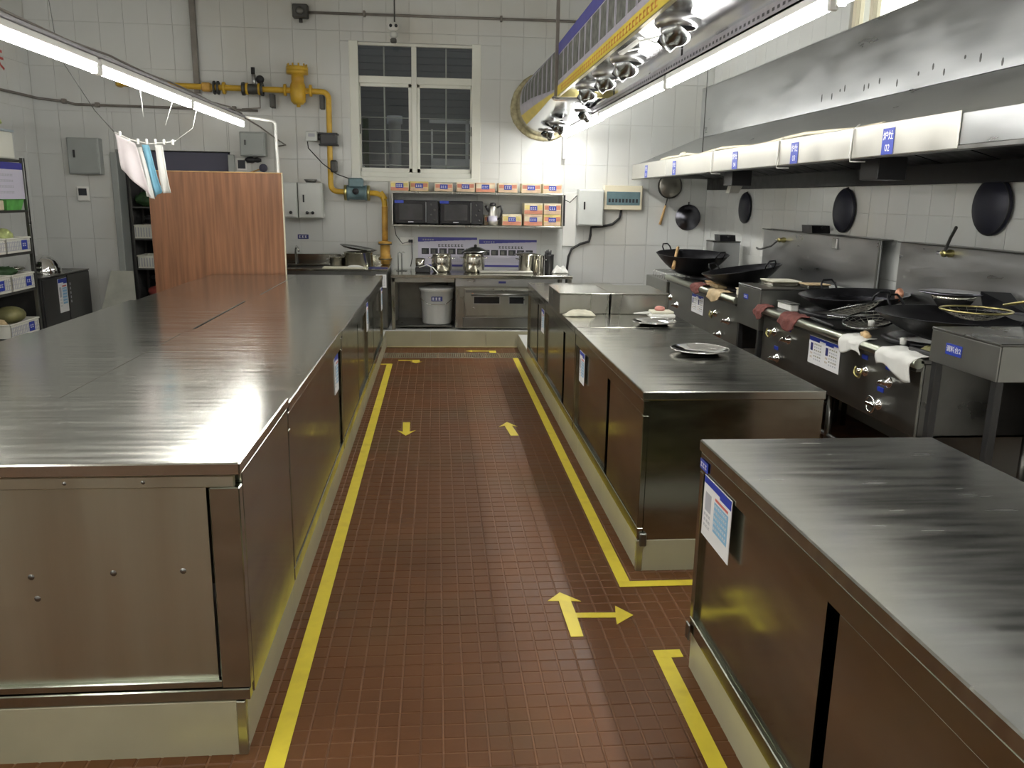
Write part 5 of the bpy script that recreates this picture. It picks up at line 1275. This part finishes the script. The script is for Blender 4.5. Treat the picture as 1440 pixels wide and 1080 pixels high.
# rack in the doorway recess
t = thing('recess_rack', 'dark shelf rack standing in the doorway behind the screen', 'rack', (-3.1, 10.1, 0))
for x in (-3.49, -2.62):
    for y in (9.86, 10.24): MB().box(x, x+.03, y, y+.03, 0, 1.9, .003).part('post', 'dark_metal', t)
for z in (.36, .72, 1.06, 1.42, 1.86): MB().box(-3.485, -2.60, 9.87, 10.26, z-.018, z, .002).part('shelf', 'dark_metal', t)
g2 = 'baskets on the recess rack'
basket('white basket with a printed sheet on the recess rack, upper tier', -3.46, -3.25, 9.87, 10.2, 1.062, .155, group=g2, tagc=False, face='Y')
basket('pale blue basket on the recess rack, upper tier beside the white one', -3.22, -2.98, 9.87, 10.2, 1.062, .155, 'basket_blue', group=g2, tagc=False, face='Y')
basket('grey-white box basket on the recess rack, middle tier', -3.45, -3.02, 9.87, 10.2, .722, .15, group=g2, tagc=False, face='Y')
veg('dark green heap on the recess rack, top tier', (-3.33, 10.0, 1.50), .12, 'dark_green', (1.1, 1, .7), name='greens', jit=.15)
veg('black plastic bag pile on the recess rack below the heap', (-3.22, 9.98, 1.29), .085, 'bag_dark', (1.8, 1, .7), name='bin_bag', jit=.15, cat='bag')
veg('dark red net sack at the bottom of the recess rack', (-3.24, 9.98, .44), .085, 'bag_red', (1.9, 1, .9), name='net_sack', jit=.08, cat='sack')
veg('black plastic bag on the recess rack over the red sack', (-3.22, 10.0, .60), .07, 'bag_dark', (2.2, 1, .8), name='bin_bag', jit=.15, cat='bag')
# red wall character at the left edge
M = face_frame((XL+.002, 8.95, 2.84), (1, 0, 0)); w_ = thing('painted_slogan', 'red painted characters on the side wall above the rack', 'lettering', (XL, 8.9, 2.8))
text_part('关', .26, 'red_paint', w_, M)

# ------------------------------------------------------------------ drying line with cloths
t = thing('clip_hanger', 'white clip hanger suspended over the island with cloths', 'hanger', (-2.15, 6.5, 1.95))
MB().tube([(-2.36, 6.5, 2.005), (-2.25, 6.5, 1.955), (-2.12, 6.5, 1.93), (-2.0, 6.5, 1.94), (-1.93, 6.5, 1.955)], .006, 6).part('bar', 'white_plastic', t)
for k in range(7): MB().box(-2.33+k*.062, -2.318+k*.062, 6.485, 6.515, 1.925-.0*k+(.05 if k == 0 else 0), 1.965+(.05 if k == 0 else 0), .003).part('clip', 'white_plastic', t)
MB().tube([(-2.36, 6.5, 2.005), (-2.45, 6.4, 2.15), (-2.62, 6.3, 2.5), (-2.7, 6.2, ZC)], .003, 5).part('cord', 'dark_metal', t)
MB().tube([(-1.93, 6.5, 1.955), (-1.80, 6.5, 2.05), (-1.75, 6.5, 2.24)], .003, 5).part('cord', 'white_plastic', t)
def hang(label, tl, tr, bl, br, y, mt, seed):
    random.seed(seed); ph = random.uniform(0, 6)
    def fn(u, v):
        a = Vector((tl[0], y, tl[1])).lerp(Vector((tr[0], y, tr[1])), u); b = Vector((bl[0], y, bl[1])).lerp(Vector((br[0], y, br[1])), u)
        p = a.lerp(b, v); p.y += .02*v*math.sin(9*u+ph)+.01*math.sin(5*v+ph); return p
    return MB().grid(fn, 12, 14, .003).solo('hanging_cloth', mt, (tl[0], y, bl[1]), label, 'cloth', 'cloths on the clip hanger')
hang('large pinkish white cloth hanging cornerwise from the clip hanger', (-2.352, 1.995), (-2.215, 1.93), (-2.33, 1.745), (-2.125, 1.545), 6.48, 'cloth_pink', 1)
hang('narrow white towel between the pinkish cloth and the blue cloth', (-2.225, 1.90), (-2.18, 1.905), (-2.165, 1.55), (-2.115, 1.53), 6.51, 'cloth_white', 2)
hang('light blue cloth hanging from the clip hanger', (-2.19, 1.925), (-2.14, 1.925), (-2.125, 1.545), (-2.06, 1.59), 6.54, 'cloth_blue', 3)
hang('long white towel hanging alone before the wooden screen', (-2.085, 1.925), (-2.03, 1.925), (-2.055, 1.575), (-1.985, 1.58), 6.50, 'cloth_white', 4)

# odds and ends above the wooden screen
MB().ball((-2.05, YB-.07, 1.945), .045, 2, (1.3, .8, .8), .15).ball((-1.97, YB-.07, 1.945), .04, 2, (1.2, .8, .7), .15).solo('cable_bundle', 'black', (-2.0, YB-.07, 1.91), 'black cable bundle below the grey box over the screen', 'cable')
t = thing('wall_brush', 'round brown brush on a stick hung just above the wooden screen', 'brush', (-1.95, YB-.04, 1.84))
t.name = 'scrub_brush'; ROOT[t.name] = Vector((-1.95, YB-.04, 1.84))
MB().lathe([(0, -.03), (.035, -.028), (.045, -.01), (.045, .01), (0, .012)], (-1.92, YB-.03, 1.865), 16, 'Y').part('head', 'dark_wood', t)
MB().tube([(-1.96, YB-.03, 1.85), (-2.10, YB-.03, 1.80)], .008, 8).part('stick', 'wood_light', t)
